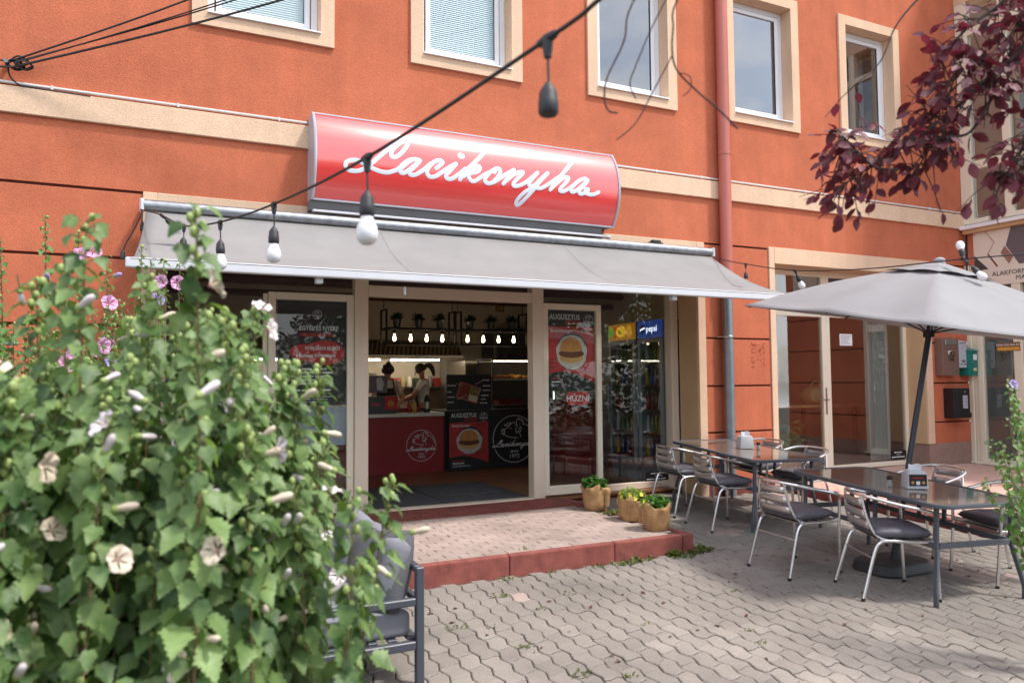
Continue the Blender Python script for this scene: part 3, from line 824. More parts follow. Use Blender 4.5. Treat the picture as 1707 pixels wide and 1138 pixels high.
MB().tube(crom([(11.36, F - .02, 4.215), (11.41, F - .03, 4.18), (11.43, F - .05, 4.0), (11.415, F - .05, 3.7), (11.41, F - .05, 3.2), (11.41, F - .05, 2.7)], 5), .016, 6).build('black_tail', 'black_plastic', cd, smooth=True)

# ------------------------------------------------------------------ service cables at the upper left
cable_m = mat('black_cable', srgb(34, 32, 34), .6)
uc = empty('service_cables', (-1.2, F - .1, 4.4), 'bundle of black service cables fixed to a wall hook at upper left', 'cable')
hook = Vector((-1.19, F - .09, 4.36))
ends = [Vector((1.02, 6.6, 5.58)), Vector((1.27, 6.6, 5.56)), Vector((1.39, 6.6, 5.58)), Vector((1.66, 6.6, 5.56))]
for i, e in enumerate(ends):
    a = hook + Vector((.03, 0, [.03, .0, .01, -.03][i])); pts = []
    for t in np.linspace(0, 1.9, 16):
        p = a.lerp(e, t); p.z -= .16 * math.sin(math.pi * min(t / 1.9, 1)); pts.append(p)
    MB().tube(pts, [.009, .007, .007, .011][i], 6).build('cable', cable_m, uc, smooth=True)
MB().tube([(-1.22, F, 4.37), (-1.22, F - .1, 4.37)], .018, 8).build('hook', grey_pt, uc, smooth=True)
for q in range(5):
    a = hook + Vector((random.uniform(-.05, .12), random.uniform(-.03, .03), random.uniform(-.03, .03)))
    MB().tube(crom([a, a + Vector((.06, -.02, .035)), a + Vector((.13, 0, .0)), a + Vector((.07, .02, -.03)), a], 5), .008, 6).build('cable_knot', cable_m, uc, smooth=True)
MB().tube(crom([hook + Vector((-.5, .03, .09)), hook + Vector((-.2, .02, .04)), hook], 5), .007, 6).build('cable', cable_m, uc, smooth=True)
MB().tube(crom([hook + Vector((-.5, .03, -.03)), hook + Vector((-.2, .02, -.05)), hook + Vector((.04, 0, -.03))], 5), .009, 6).build('cable', cable_m, uc, smooth=True)
MB().tube(crom([hook + Vector((-.02, .03, 0)), (-1.2, F - .03, 4.27), (-1.13, F - .03, 4.2), (-1.0, F - .03, 4.19), (-.6, F - .03, 4.18)], 5), .007, 6).build('cable', cable_m, uc, smooth=True)

# ------------------------------------------------------------------ festoon string lights
bulb_m = mat('opal_bulb', srgb(232, 230, 236), .3, sss=.3)
sock_m = mat('black_socket', srgb(44, 44, 48), .55)
def festoon(name, label, pts, lamps, r=.0055, k=8):
    root = empty(name, pts[0], label, 'string lights')
    c = crom(pts, k)
    MB().tube(c, r, 6).build('cord', cable_m, root, smooth=True)
    C_ = [Vector(p) for p in c]
    for (ix, drop, has, tilt) in lamps:
        p = C_[ix * k]
        d = (C_[min(int(ix * k) + 1, len(C_) - 1)] - C_[max(int(ix * k) - 1, 0)]).normalized()
        MB().tube([p - d * .028, p, p + d * .028], [.009, .013, .009], 8).build('cord_joint', sock_m, root, smooth=True)
        T = Matrix.Translation(p) @ Euler(tilt).to_matrix().to_4x4()
        sk = MB()
        sk.lathe([(.009, -.045), (.013, -.015), (.012, .004)], 10, M=T)
        sk.tube([T @ Vector((0, 0, -.04)), T @ Vector((.002, 0, -drop))], .0035, 6)
        z = -drop
        sk.lathe([(.006, z + .012), (.014, z), (.021, z - .012), (.022, z - .03), (.0235, z - .033), (.0235, z - .06), (.019, z - .066)], 14, M=T)
        o = sk.build('socket', sock_m, root, smooth=True, ang=50)
        if has:
            b = MB().lathe([(.017, z - .06), (.019, z - .070), (.0235, z - .082), (.0305, z - .098), (.0335, z - .115), (.032, z - .131), (.025, z - .144), (.013, z - .152), (.001, z - .154)], 18, M=T)
            b.build('bulb', bulb_m, o, smooth=True, ang=180)
    return root
P0 = [(-.18, 7.22, 3.17), (-.019, 6.579, 3.005), (.125, 5.31, 2.684), (.281, 4.304, 2.523), (.451, 3.452, 2.451), (.556, 2.191, 2.327), (.799, 1.482, 2.438), (.858, 1.341, 2.481), (.986, 1.141, 2.595)]
festoon('string_lights', 'black cord of white bulbs swagged from the awning end up over the yard', P0,
        [(1, .055, 1, (.2, -.9, 0)), (2, .09, 1, (0, .03, 0)), (3, .11, 1, (0, -.02, 0)), (4, .115, 1, (0, 0, 0)), (5, .115, 1, (0, 0, 0)), (6, .115, 0, (0, 0, 0))])
P1 = [(6.22, 7.26, 3.17), (6.13, 6.9, 3.06), (5.967, 6.408, 2.937), (5.855, 5.587, 2.745), (5.931, 4.781, 2.655), (6.005, 3.919, 2.62), (6.248, 3.527, 2.62), (6.665, 2.996, 2.64)]
festoon('string_lights', 'black cord of white bulbs running from the awning over the parasol top', P1,
        [(2, .10, 0, (0, 0, 0)), (3, .06, 1, (0, -.55, 0)), (5, .11, 1, (-.74, .05, 0)), (5, .03, 1, (2.75, .35, 0))])
tail = empty('string_lights', (-.2, 7.2, 3.2), 'short tail of string lights with empty sockets hanging off the awning end', 'string lights')
MB().tube(crom([(-.17, 7.2, 3.14), (-.22, 7.18, 3.0), (-.29, 7.18, 2.85), (-.31, 7.18, 2.78)], 5), .006, 6).build('cord', cable_m, tail, smooth=True)
MB().lathe([(.008, .03), (.018, 0), (.02, -.05), (.014, -.055)], 10, (-.312, 7.18, 2.77)).build('socket', sock_m, tail, smooth=True)
MB().tube([(-.17, 7.2, 3.16), (-.165, 7.2, 3.05)], .004, 6).build('cord', cable_m, tail, smooth=True)
MB().lathe([(.008, .03), (.018, 0), (.02, -.05), (.014, -.055)], 10, (-.165, 7.2, 3.03)).build('socket', sock_m, tail, smooth=True)
# ------------------------------------------------------------------ chairs
alu = mat('polished_aluminium', srgb(222, 221, 222), .27, metal=.9, var=.05, vscale=10)
alu_b = mat('brushed_aluminium', srgb(214, 211, 210), .38, metal=.9, var=.08, vscale=8)
cush = mat('dark_grey_leatherette', srgb(92, 89, 98), .52, var=.14, vscale=9, bump=.35, bscale=26, bdist=.012)

def pillow_mb(w, d, h, n=14, dimple=0., seed=1, pw=.35):
    """puffed cushion, local centre at the middle of its underside"""
    mb = MB(); rnd = random.Random(seed); ox = rnd.random() * 9
    def hh(u, v):
        e = max(0, (1 - abs(u) ** 3.2)) ** pw * max(0, (1 - abs(v) ** 3.2)) ** pw
        q = 1 - dimple * sum(math.exp(-((u - a) ** 2 + (v - b) ** 2) / .03) for a in (-.4, .4) for b in (-.4, .4))
        return e * q * (1 + .2 * noise.noise((u * 1.7 + ox, v * 1.7, 1)) + .06 * noise.noise((u * 5 + ox, v * 5, 1)))
    for sgn in (1, -1):
        o = len(mb.v)
        for i in range(n + 1):
            for j in range(n + 1):
                u, v = -1 + 2 * i / n, -1 + 2 * j / n
                k = 1 - .05 * (u * u * v * v)
                mb.v.append((u * w / 2 * k, v * d / 2 * k, h / 2 + sgn * h / 2 * hh(u, v)))
        for i in range(n):
            for j in range(n):
                a = o + i * (n + 1) + j; q = (a, a + n + 1, a + n + 2, a + 1)
                mb.f.append(q if sgn > 0 else q[::-1])
    return mb

def make_chair():
    """stacking terrace chair: bent tube arms and legs, slatted back, tied seat pad; faces local +x"""
    root = empty('terrace_chair', (0, 0, 0))
    kw = dict(parent=root, world=False, smooth=True)
    rr = .0125
    rail = crom([(.235, -.245, .60), (.215, -.255, .635), (.12, -.262, .662), (-.06, -.255, .70), (-.20, -.205, .733), (-.262, -.11, .744), (-.275, 0, .746),
                 (-.262, .11, .744), (-.20, .205, .733), (-.06, .255, .70), (.12, .262, .662), (.215, .255, .635), (.235, .245, .60)], 5)
    MB().tube(rail, rr, 8).build('arm_rail', alu, **kw)
    for s in (-1, 1):
        MB().tube(crom([(.235, s * .245, .60), (.237, s * .242, .5), (.243, s * .236, .3), (.262, s * .235, 0)], 4), rr, 8).build('front_leg', alu, **kw)
        MB().tube(crom([(.232, s * .225, .425), (.08, s * .215, .42), (-.10, s * .205, .425), (-.165, s * .203, .405), (-.20, s * .204, .34), (-.255, s * .213, .14), (-.292, s * .22, 0)], 5), rr, 8).build('rear_leg', alu, **kw)
        MB().tube(crom([(-.262, s * .125, .742), (-.245, s * .15, .62), (-.215, s * .17, .52), (-.17, s * .185, .455), (-.10, s * .197, .43)], 5), .0095, 8).build('back_upright', alu, **kw)
    for z0, z1, x0, w in ((.655, .715, -.258, .128), (.575, .635, -.243, .146), (.50, .555, -.222, .16)):
        mb = MB(); n = 8
        for i in range(n + 1):
            t = -1 + 2 * i / n; x = x0 - .016 * (1 - t * t)
            mb.v += [(x, t * w, z0), (x - .008, t * w, (z0 + z1) / 2), (x - .004, t * w, z1)]
        for i in range(n):
            a = i * 3; mb.f += [(a, a + 3, a + 4, a + 1), (a + 1, a + 4, a + 5, a + 2)]
        o = mb.build('back_slat', alu_b, **kw); sd = o.modifiers.new('t', 'SOLIDIFY'); sd.thickness = .003
    for i in range(5):
        x = -.13 + i * .085
        MB().box(x - .03, x + .03, -.215, .215, .424, .432).build('seat_slat', alu_b, parent=root, world=False, bev=.003)
    for x, z in ((-.215, .30), (.244, .425)):
        MB().tube([(x, -.21, z), (x, .21, z)], .008, 8).build('stretcher', alu, **kw)
    for s in (-1, 1):
        for x, w in ((.262, .235), (-.292, .22)): MB().lathe([(.0145, 0), (.0145, .02)], 8, (x, s * w, -.002)).build('foot_cap', 'black_plastic', parent=root, world=False)
    p = pillow_mb(.44, .44, .092, 18, .34, 3)
    p.v = [(x * 1.0 + .02, y, z + .430) for x, y, z in p.v]
    p.build('seat_pad', cush, merge=True, **{**kw, 'ang': 180})
    return root

chair0 = make_chair()
CH = [  # x, y, yaw, label
    (5.345, 6.84, 2, 'aluminium terrace chair with dark seat pad, nearest the shop window'),
    (5.29, 6.12, -3, 'aluminium terrace chair with dark pad, second from the shop window'),
    (4.79, 4.66, 1, 'aluminium terrace chair with dark pad at the far left of the parasol table'),
    (4.98, 3.94, -24, 'nearest aluminium terrace chair with dark pad, left side of the parasol table'),
    (6.48, 6.86, 186, 'aluminium terrace chair behind the far table, closest to the downpipe'),
    (6.36, 6.10, 184, 'aluminium terrace chair behind the far table, just left of the near table'),
    (6.42, 4.62, 178, 'aluminium terrace chair behind the napkin box, half hidden by the parasol table'),
    (6.14, 3.80, 165, 'aluminium terrace chair at the right edge, behind the parasol table'),
]
for i, (x, y, a, lab) in enumerate(CH):
    o = chair0 if i == 0 else copy_tree(chair0)
    o.location = (x, y, gz(y) + .003)
    o.rotation_euler = (Matrix.Rotation(SLOPE, 3, 'X') @ Matrix.Rotation(R(a), 3, 'Z')).to_euler()
    tag(o, lab, 'chair', 'aluminium chairs at the terrace tables')

# ------------------------------------------------------------------ tables
steel = mat('grey_powder_coat', srgb(84, 90, 98), .42, var=.05, vscale=5)
smoked = mat('smoked_glass', srgb(126, 112, 102), .05, spec=.7, coat=.3)
def rrect(w, d, r, n=6):
    out = []
    for cx_, cy_, a0 in ((w / 2 - r, d / 2 - r, 0), (-w / 2 + r, d / 2 - r, 90), (-w / 2 + r, -d / 2 + r, 180), (w / 2 - r, -d / 2 + r, 270)):
        for i in range(n + 1):
            a = R(a0 + 90 * i / n); out.append((cx_ + r * math.cos(a), cy_ + r * math.sin(a)))
    return out
def make_table(L, W):
    """garden table: smoked glass in a rounded steel rim, legs kicking out at the foot; long side along local y"""
    root = empty('garden_table', (0, 0, 0)); kw = dict(parent=root, world=False)
    H = .725
    a, b = rrect(W, L, .12), rrect(W - .07, L - .07, .09); n = len(a)
    vs = [(x, y, z) for z in (H - .028, H) for x, y in a] + [(x, y, z) for z in (H - .028, H) for x, y in b]
    fs = []
    for i in range(n):
        j = (i + 1) % n
        fs += [(i, j, n + j, n + i), (2 * n + j, 2 * n + i, 3 * n + i, 3 * n + j), (n + i, n + j, 3 * n + j, 3 * n + i), (j, i, 2 * n + i, 2 * n + j)]
    MB().add(vs, fs).build('rim', steel, bev=.005, seg=2, smooth=True, **kw)
    MB().prism([(x * 1.005, y * 1.005) for x, y in b], H - .014, H - .005, 'z').build('glass_top', smoked, **kw)
    for sx in (-1, 1):
        for sy in (-1, 1):
            x, y = sx * (W / 2 - .09), sy * (L / 2 - .13)
            MB().tube(crom([(x, y, H - .03), (x, y, .42), (x + sx * .005, y + sy * .01, .36), (x + sx * .05, y + sy * .05, .14), (x + sx * .06, y + sy * .06, .08), (x + sx * .06, y + sy * .06, 0)], 4), .026, 4, flat=.62).build('leg', steel, bev=.004, **kw)
    x, y = W / 2 - .09, L / 2 - .13
    for sy in (-1, 1): MB().box(-x + .02, x - .02, sy * y - .012, sy * y + .012, .39, .43).build('stretcher', steel, bev=.003, **kw)
    for sx in (-1, 1):
        MB().box(sx * x - .012, sx * x + .012, -y + .02, y - .02, .391, .429).build('stretcher', steel, bev=.003, **kw)
        for yy in (-.13, .13): MB().box(sx * x - .01, sx * x + .01, yy - .018, yy + .018, .43, H - .028).build('strut', steel, bev=.003, **kw)
    MB().box(-x + .02, x - .02, -.012, .012, .66, .69).build('cross_bar', steel, **kw)
    return root
def place(o, x, y, a):
    o.location = (x, y, gz(y)); o.rotation_euler = (Matrix.Rotation(SLOPE, 3, 'X') @ Matrix.Rotation(R(a), 3, 'Z')).to_euler()
t_far = make_table(1.75, .86); place(t_far, 5.90, 6.50, -9)
tag(t_far, 'smoked glass garden table with grey steel frame, the far one by the shop window', 'table', 'glass garden tables')
t_near = make_table(1.72, .86); place(t_near, 5.52, 4.26, -10)
tag(t_near, 'smoked glass garden table with grey steel frame, the near one under the parasol', 'table', 'glass garden tables')
def on_table(t, lx, ly, lz=.722):
    return t.matrix_basis @ Vector((lx, ly, lz))

# napkin boxes and shaker
tissue = mat('paper_tissue', srgb(226, 226, 232), .9)
nap_m = mat('grey_plastic', srgb(196, 198, 204), .45, var=.04)
def napkin_box(loc, yaw, label, ad):
    r = empty('napkin_box', loc, label, 'napkin box', rot=(0, 0, R(yaw))); kw = dict(parent=r, world=False)
    w, d, h = .165, .125, .145
    poly = [(-w / 2, 0), (w / 2, 0), (w / 2 - .012, h - .02), (w / 2 - .03, h), (-w / 2 + .03, h), (-w / 2 + .012, h - .02)]
    MB().prism(poly, -d / 2, d / 2, 'y').build('housing', nap_m, bev=.008, seg=2, smooth=True, **kw)
    m_ = MB(); N = 6
    for i in range(N + 1):
        for j in range(3):
            u = -1 + 2 * i / N; m_.v.append((u * .05, .008 * math.sin(3 * u + j) - .006 * j, h - .01 + j * .028 + .006 * math.sin(4 * u)))
    for i in range(N):
        for j in range(2): a = i * 3 + j; m_.f.append((a, a + 3, a + 4, a + 1))
    m_.build('tissue', tissue, smooth=True, **kw)
    if ad:
        M0 = Matrix.Translation((0, -d / 2 - .002, .07)) @ Euler((math.pi / 2, 0, 0)).to_matrix().to_4x4()
        MB().box(-.066, .066, -.045, .045, -.001, .0015, M0).build('advert_panel', 'black_plastic', **kw)
        text_mb('Lacikonyha', .018, M0 @ Matrix.Translation((0, .018, .0022)), .0003, .0006).build('advert_print', mat('red_print', srgb(206, 48, 44), .6), **kw)
        text_mb('VIDD EL', .012, M0 @ Matrix.Translation((0, .034, .0022)), .0003, .0006).build('advert_print', mat('white_print', srgb(224, 224, 226), .6), **kw) if 0 else None
        for sx in (-.04, .04): MB().lathe([(.013, 0), (.011, .003)], 12, M=M0 @ Matrix.Translation((sx, -.02, .0015))).build('advert_print', mat('food_print', srgb(196, 140, 70), .7), **kw)
        MB().box(-.014, .014, -.036, -.008, .0015, .0022, M0).build('advert_print', mat('white_print', srgb(224, 224, 226), .6), **kw)
    return r
napkin_box(on_table(t_near, -.02, -.20), -32, 'grey napkin box with a black printed front panel on the near table', True)
napkin_box(on_table(t_far, .06, .02), -20, 'plain grey napkin box with a tissue sticking up on the far table', False)
for k, (lx, ly, t_, lab) in enumerate(((.13, -.13, t_far, 'small glass shaker with dark lid beside the far napkin box'), (-.17, -.10, t_near, 'small glass shaker with dark lid beside the near napkin box'))):
    p = on_table(t_, lx, ly); s_ = empty('shaker', p, lab, 'shaker')
    MB().lathe([(.021, 0), (.023, .006), (.021, .03), (.019, .055)], 14).build('body', mat('shaker_glass', srgb(190, 188, 186), .15, trans=.5), s_, world=False, smooth=True)
    MB().lathe([(.021, .055), (.023, .06), (.022, .08), (.014, .087)], 14).build('lid', mat('brown_lid', srgb(52, 36, 32), .4), s_, world=False, smooth=True)

# ------------------------------------------------------------------ parasol
para = mat('grey_parasol_cloth', srgb(158, 157, 159), .85, var=.06, vscale=3, bump=.12, bscale=260, trl=.25)
pole_m = mat('anthracite_pole', srgb(58, 62, 72), .4, metal=.3)
PC = Vector((6.03, 4.23, 2.06))
CORN = [Vector((5.12, 5.54, 2.35)), Vector((4.74, 3.30, 1.99)), Vector((6.94, 2.92, 1.77)), Vector((7.34, 5.13, 2.12))]
APEX = Vector((6.12, 4.21, 2.62))
BASE = Vector((5.53, 4.30, gz(4.3)))
um = empty('parasol', BASE, 'grey square parasol leaning over the near table', 'parasol')
pdir = (APEX - (BASE + Vector((0, 0, .1)))).normalized()
MB().tube([BASE + Vector((0, 0, .08)), APEX + pdir * .02], .0235, 12).build('pole', pole_m, um, smooth=True)
mids = [(CORN[i] + CORN[(i + 1) % 4]) / 2 + Vector((0, 0, .02)) for i in range(4)]
rim_pts = [p for i in range(4) for p in (CORN[i], mids[i])]
NS, NR = 8, 12
mb = MB()
VENT = .20
def canopy_pt(i, s, t, t0=0.):
    """i: which of the 8 gores, s across, t from apex to rim"""
    a, b = rim_pts[i], rim_pts[(i + 1) % 8]
    e = a.lerp(b, s); tt = t
    p = APEX.lerp(e, tt)
    n_ = (a - APEX).cross(b - APEX).normalized()
    if n_.z < 0: n_ = -n_
    p -= n_ * (.030 * math.sin(math.pi * s) * tt ** 1.2)            # hollow between the ribs
    p += Vector((0, 0, .05 * math.sin(math.pi * min(tt, 1)) ** 1))       # slight belly
    if t == 1: p += Vector((0, 0, .025 * math.sin(math.pi * s)))
    return p
for i in range(8):
    o = len(mb.v)
    for s in range(NS + 1):
        for t in range(NR + 1): mb.v.append(tuple(canopy_pt(i, s / NS, VENT * .8 + (1 - VENT * .8) * t / NR)))
    for s in range(NS):
        for t in range(NR):
            a = o + s * (NR + 1) + t; mb.f.append((a, a + 1, a + NR + 2, a + NR + 1))
cn = mb.build('canopy', para, um, smooth=True, merge=True, ang=70)
cn.modifiers.new('t', 'SOLIDIFY').thickness = .002
mb = MB()
for i in range(8):
    o = len(mb.v)
    for s in range(NS + 1):
        for t in range(7):
            tt = .26 * t / 6
            p = canopy_pt(i, s / NS, tt) + Vector((0, 0, .028 - .01 * (t / 6)))
            if t == 6: p += Vector((0, 0, .022 * math.sin(math.pi * s / NS)))
            mb.v.append(tuple(p))
    for s in range(NS):
        for t in range(6):
            a = o + s * 7 + t; mb.f.append((a, a + 1, a + 8, a + 7))
vn = mb.build('vent_cap', para, cn, smooth=True, merge=True, ang=70); vn.modifiers.new('t', 'SOLIDIFY').thickness = .002
MB().lathe([(.045, -.06), (.045, .012), (.03, .025), (.012, .03)], 14, APEX + Vector((0, 0, .035))).build('finial', mat('grey_knob', srgb(150, 150, 156), .5), um, smooth=True)
for i, p in enumerate(rim_pts):
    q = APEX.lerp(p, .97) - Vector((0, 0, .022)); h0 = APEX - Vector((0, 0, .07))
    m0 = h0.lerp(q, .5) + Vector((0, 0, .042))
    MB().tube(crom([h0, m0, q], 5), .008, 6).build('rib', pole_m, um, smooth=True)
    hub = APEX - pdir * .62
    MB().tube([hub, h0.lerp(q, .52) + Vector((0, 0, .02))], .007, 6).build('strut', pole_m, um, smooth=True)
    if i % 2 == 0: MB().ball(q + Vector((0, 0, .01)), .014, 8, 6).build('rib_tip', 'black_plastic', um, smooth=True)
MB().lathe([(.045, -.03), (.045, .03)], 12, APEX - pdir * .62).build('runner', 'black_plastic', um, smooth=True)
bs = MB().prism(rrect(.62, .46, .16), 0, .085, 'z'); bs.v = [(x * (1 - .10 * (z > .01)) + BASE.x, y * (1 - .10 * (z > .01)) + BASE.y + .02, z + gz(BASE.y) + .003) for x, y, z in bs.v]
bs.build('base_weight', mat('black_base', srgb(52, 52, 56), .55, var=.08), um, bev=.02, seg=3, smooth=True)
MB().tube([BASE + Vector((0, 0, .08)), BASE + Vector((0, 0, .08)) + pdir * .28], .03, 12).build('base_socket', 'black_base', um, smooth=True)
MB().tube([BASE + Vector((.03, 0, .2)), BASE + Vector((.08, -.02, .205))], .012, 8).build('clamp_knob', 'black_plastic', um, smooth=True)

# ------------------------------------------------------------------ burlap-wrapped pots
burlap = mat('burlap', srgb(176, 138, 94), .95, var=.25, vscale=9, bump=.9, bscale=90, speck=.2, bdist=.006, sss=.0)
pot_leaf = leaf_mat('pot_leaf', srgb(52, 96, 40), srgb(92, 140, 58), .5, .3)
pot_leaf2 = leaf_mat('pot_leaf_light', srgb(100, 132, 66), srgb(150, 170, 92), .55, .35)
yellow = mat('yellow_petal', srgb(240, 208, 70), .6, sss=.1)
def burlap_pot(loc, r, h, seed, label, leaf, flower):
    rnd = random.Random(seed); root = empty('burlap_pot', loc, label, 'flower pot', 'burlap wrapped pots on the step')
    mb = MB(); n = 44
    prof = [(r * .78, 0), (r * .84, .01), (r * .93, h * .3), (r * .98, h * .6), (r, h * .8), (r * 1.05, h * .93), (r * 1.06, h * 1.03), (r * 1.0, h * 1.09), (r * .9, h * 1.06), (r * .84, h * .9)]
    for i, (a, z) in enumerate(prof):
        for j in range(n):
            t = 2 * math.pi * j / n
            f = 1 + .10 * noise.noise((math.cos(t) * 2.6 + seed, math.sin(t) * 2.6, z * 13)) + .05 * noise.noise((math.cos(t) * 7 + seed, math.sin(t) * 7, z * 30)) + .035 * math.sin(5 * t + 6 * z / h + seed) * (z / h) + .025 * math.sin(11 * t + seed * 2) * (.3 + z / h)
            zz = z + (.035 * math.sin(3 * t + seed) + .022 * math.sin(7 * t + 2 * seed)) * max(0, z / h - .5)
            mb.v.append((a * f * math.cos(t), a * f * math.sin(t), zz))
    for i in range(len(prof) - 1):
        for j in range(n): mb.f.append((i * n + j, i * n + (j + 1) % n, (i + 1) * n + (j + 1) % n, (i + 1) * n + j))
    mb.build('burlap_wrap', burlap, root, world=False, smooth=True, ang=180)
    MB().lathe([(.001, h * .93), (r * .86, h * .93)], 20, cap=False).build('soil', mat('potting_soil', srgb(60, 46, 36), .95), root, world=False)
    # a gathered tail of cloth
    q = rnd.random() * 6.28
    pts = [(math.cos(-2.0 + seed) * r * k, math.sin(-2.0 + seed) * r * k, h * z) for k, z in ((1.0, 1.0), (1.13, .86), (1.1, .6), (1.02, .2))]
    MB().tube(crom(pts, 5), [.022, .026, .03, .034, .036, .036, .036, .034, .03, .03, .03, .03, .03, .03, .03, .03][:16], 7).build('cloth_fold', burlap, root, world=False, smooth=True)
    lm = MB()
    for _ in range(230 if leaf is pot_leaf else 420):
        a = rnd.random() * 6.28; d = r * 1.02 * math.sqrt(rnd.random()); z = h * 1.0 + (.12 if flower != 2 else .10) * rnd.random() * (1.15 - .5 * d / r)
        l = rnd.uniform(.022, .04) if leaf is pot_leaf else rnd.uniform(.012, .024)
        X = Matrix.Translation((math.cos(a) * d, math.sin(a) * d, z)) @ Euler((rnd.uniform(-.7, .7), rnd.uniform(-.7, .7), rnd.random() * 6.28)).to_matrix().to_4x4()
        k = 7; vs = [Vector((0, 0, -.004))] + [Vector((math.cos(2 * math.pi * i / k) * l * .6, math.sin(2 * math.pi * i / k) * l * .6, .004 * math.sin(3 * i))) for i in range(k)]
        lm.add([X @ v for v in vs], [(0, i + 1, (i + 1) % k + 1) for i in range(k)])
    lm.build('foliage', leaf, root, world=False, kind='stuff')
    if flower:
        for i in range({1: 6, 2: 2}[flower]):
            a = -1.2 - rnd.random() * 2.4; d = r * rnd.uniform(.7, 1.15); c = Vector((math.cos(a) * d, math.sin(a) * d, h * 1.02 + rnd.uniform(.0, .08)))
            X = Matrix.Translation(c) @ Vector((math.cos(a), math.sin(a), .6)).to_track_quat('Z', 'Y').to_matrix().to_4x4()
            fm = MB(); k = 10
            vs = [Vector((0, 0, -.008))] + [Vector((math.cos(2 * math.pi * j / k) * .021 * (1 + .12 * (j % 2)), math.sin(2 * math.pi * j / k) * .021 * (1 + .12 * (j % 2)), .004 * (j % 2))) for j in range(k)]
            fm.add([X @ v for v in vs], [(0, j + 1, (j + 1) % k + 1) for j in range(k)])
            fm.build('flower', yellow, root, world=False, smooth=True)
    return root
burlap_pot((4.235, 6.90, ZP + .002), .132, .235, 1.0, 'burlap wrapped pot of round green leaves, farthest back on the step', pot_leaf, 0)
burlap_pot((4.25, 6.22, ZP + .002), .135, .20, 2.3, 'burlap wrapped pot with small yellow flowers, middle of the three', pot_leaf2, 1)
burlap_pot((4.165, 5.72, ZP + .002), .132, .215, 4.1, 'burlap wrapped pot of bushy green leaves at the step corner', pot_leaf, 2)

# ------------------------------------------------------------------ lounge sofa behind the hibiscus
sofa_m = mat('anthracite_frame', srgb(70, 74, 84), .4)
fab_m = mat('grey_sofa_fabric', srgb(124, 126, 133), .9, var=.1, vscale=5, bump=.3, bscale=400, bdist=.002, speck=.06)
fab_d = mat('grey_pillow_fabric', srgb(82, 83, 88), .85, var=.1, vscale=6, bump=.25, bscale=300, bdist=.002)
SY0, SY1, SXB, SXF = 3.87, 5.38, 1.27, .52
sz = gz(4.4)
sf = empty('lounge_sofa', (.9, 4.6, sz), 'grey cushioned lounge sofa with dark metal frame behind the hibiscus', 'sofa')
for y in (SY0, SY1):
    z0 = gz(y)
    MB().box(SXB - .022, SXB + .022, y - .022, y + .022, z0, sz + .60).build('post', sofa_m, sf, bev=.005)
    MB().box(SXF - .022, SXF + .022, y - .022, y + .022, z0, sz + .44).build('post', sofa_m, sf, bev=.005)
    MB().box(SXF + .022, SXB - .022, y - .02, y + .02, sz + .40, sz + .44).build('arm', sofa_m, sf, bev=.005)
    MB().box(SXF + .022, SXB - .022, y - .02, y + .02, sz + .17, sz + .215).build('rail', sofa_m, sf, bev=.005)
MB().box(SXB - .02, SXB + .02, SY0 + .022, SY1 - .022, sz + .565, sz + .60).build('back_rail', sofa_m, sf, bev=.005)
MB().box(SXB - .019, SXB + .019, SY0 + .022, SY1 - .022, sz + .40, sz + .435).build('back_rail', sofa_m, sf, bev=.005)
for x in (SXF, SXB): MB().box(x - .018, x + .018, SY0 + .022, SY1 - .022, sz + .172, sz + .213).build('rail', sofa_m, sf, bev=.005)
for i in range(7):
    x = SXF + .06 + i * .105; MB().box(x, x + .05, SY0 + .02, SY1 - .02, sz + .214, sz + .226).build('seat_slat', sofa_m, sf, bev=.002)
for i in range(2):
    yc = SY0 + .03 + (i + .5) * (SY1 - SY0 - .06) / 2
    MB().box(.535, 1.235, yc - .355, yc + .355, sz + .226, sz + .36).build('seat_cushion', fab_m, sf, bev=.035, seg=3, smooth=True, ang=50)
    p = pillow_mb(.70, .42, .15, 14, .0, i + 5, .2)
    zc_ = Vector((-.94, 0, .34)).normalized(); xc_ = Vector((0, -1, 0)); yc_ = zc_.cross(xc_)
    X = Matrix((xc_, yc_, zc_)).transposed().to_4x4(); X.translation = Vector((SXB - .10, yc, sz + .53)); X = X @ Matrix.Translation((0, 0, -.05))
    p.v = [tuple(X @ Vector(v)) for v in p.v]; p.build('back_cushion', fab_m, sf, smooth=True, merge=True, ang=60)
p = pillow_mb(.46, .46, .17, 16, 0, 9, .42)
zc_ = Vector((-.80, -.42, .42)).normalized(); yc_ = Vector((0, 0, 1)); yc_ = (yc_ - zc_ * yc_.dot(zc_)).normalized(); xc_ = yc_.cross(zc_)
X = Matrix((xc_, yc_, zc_)).transposed().to_4x4(); X.translation = Vector((SXB - .16, SY0 + .26, sz + .535)); X = X @ Matrix.Rotation(R(9), 4, 'Z') @ Matrix.Translation((0, 0, -.085))
p.v = [tuple(X @ Vector(v)) for v in p.v]
tag(p.build('throw_pillow', fab_d, smooth=True, merge=True, ang=60), 'darker grey throw pillow leaning in the near corner of the sofa', 'pillow')

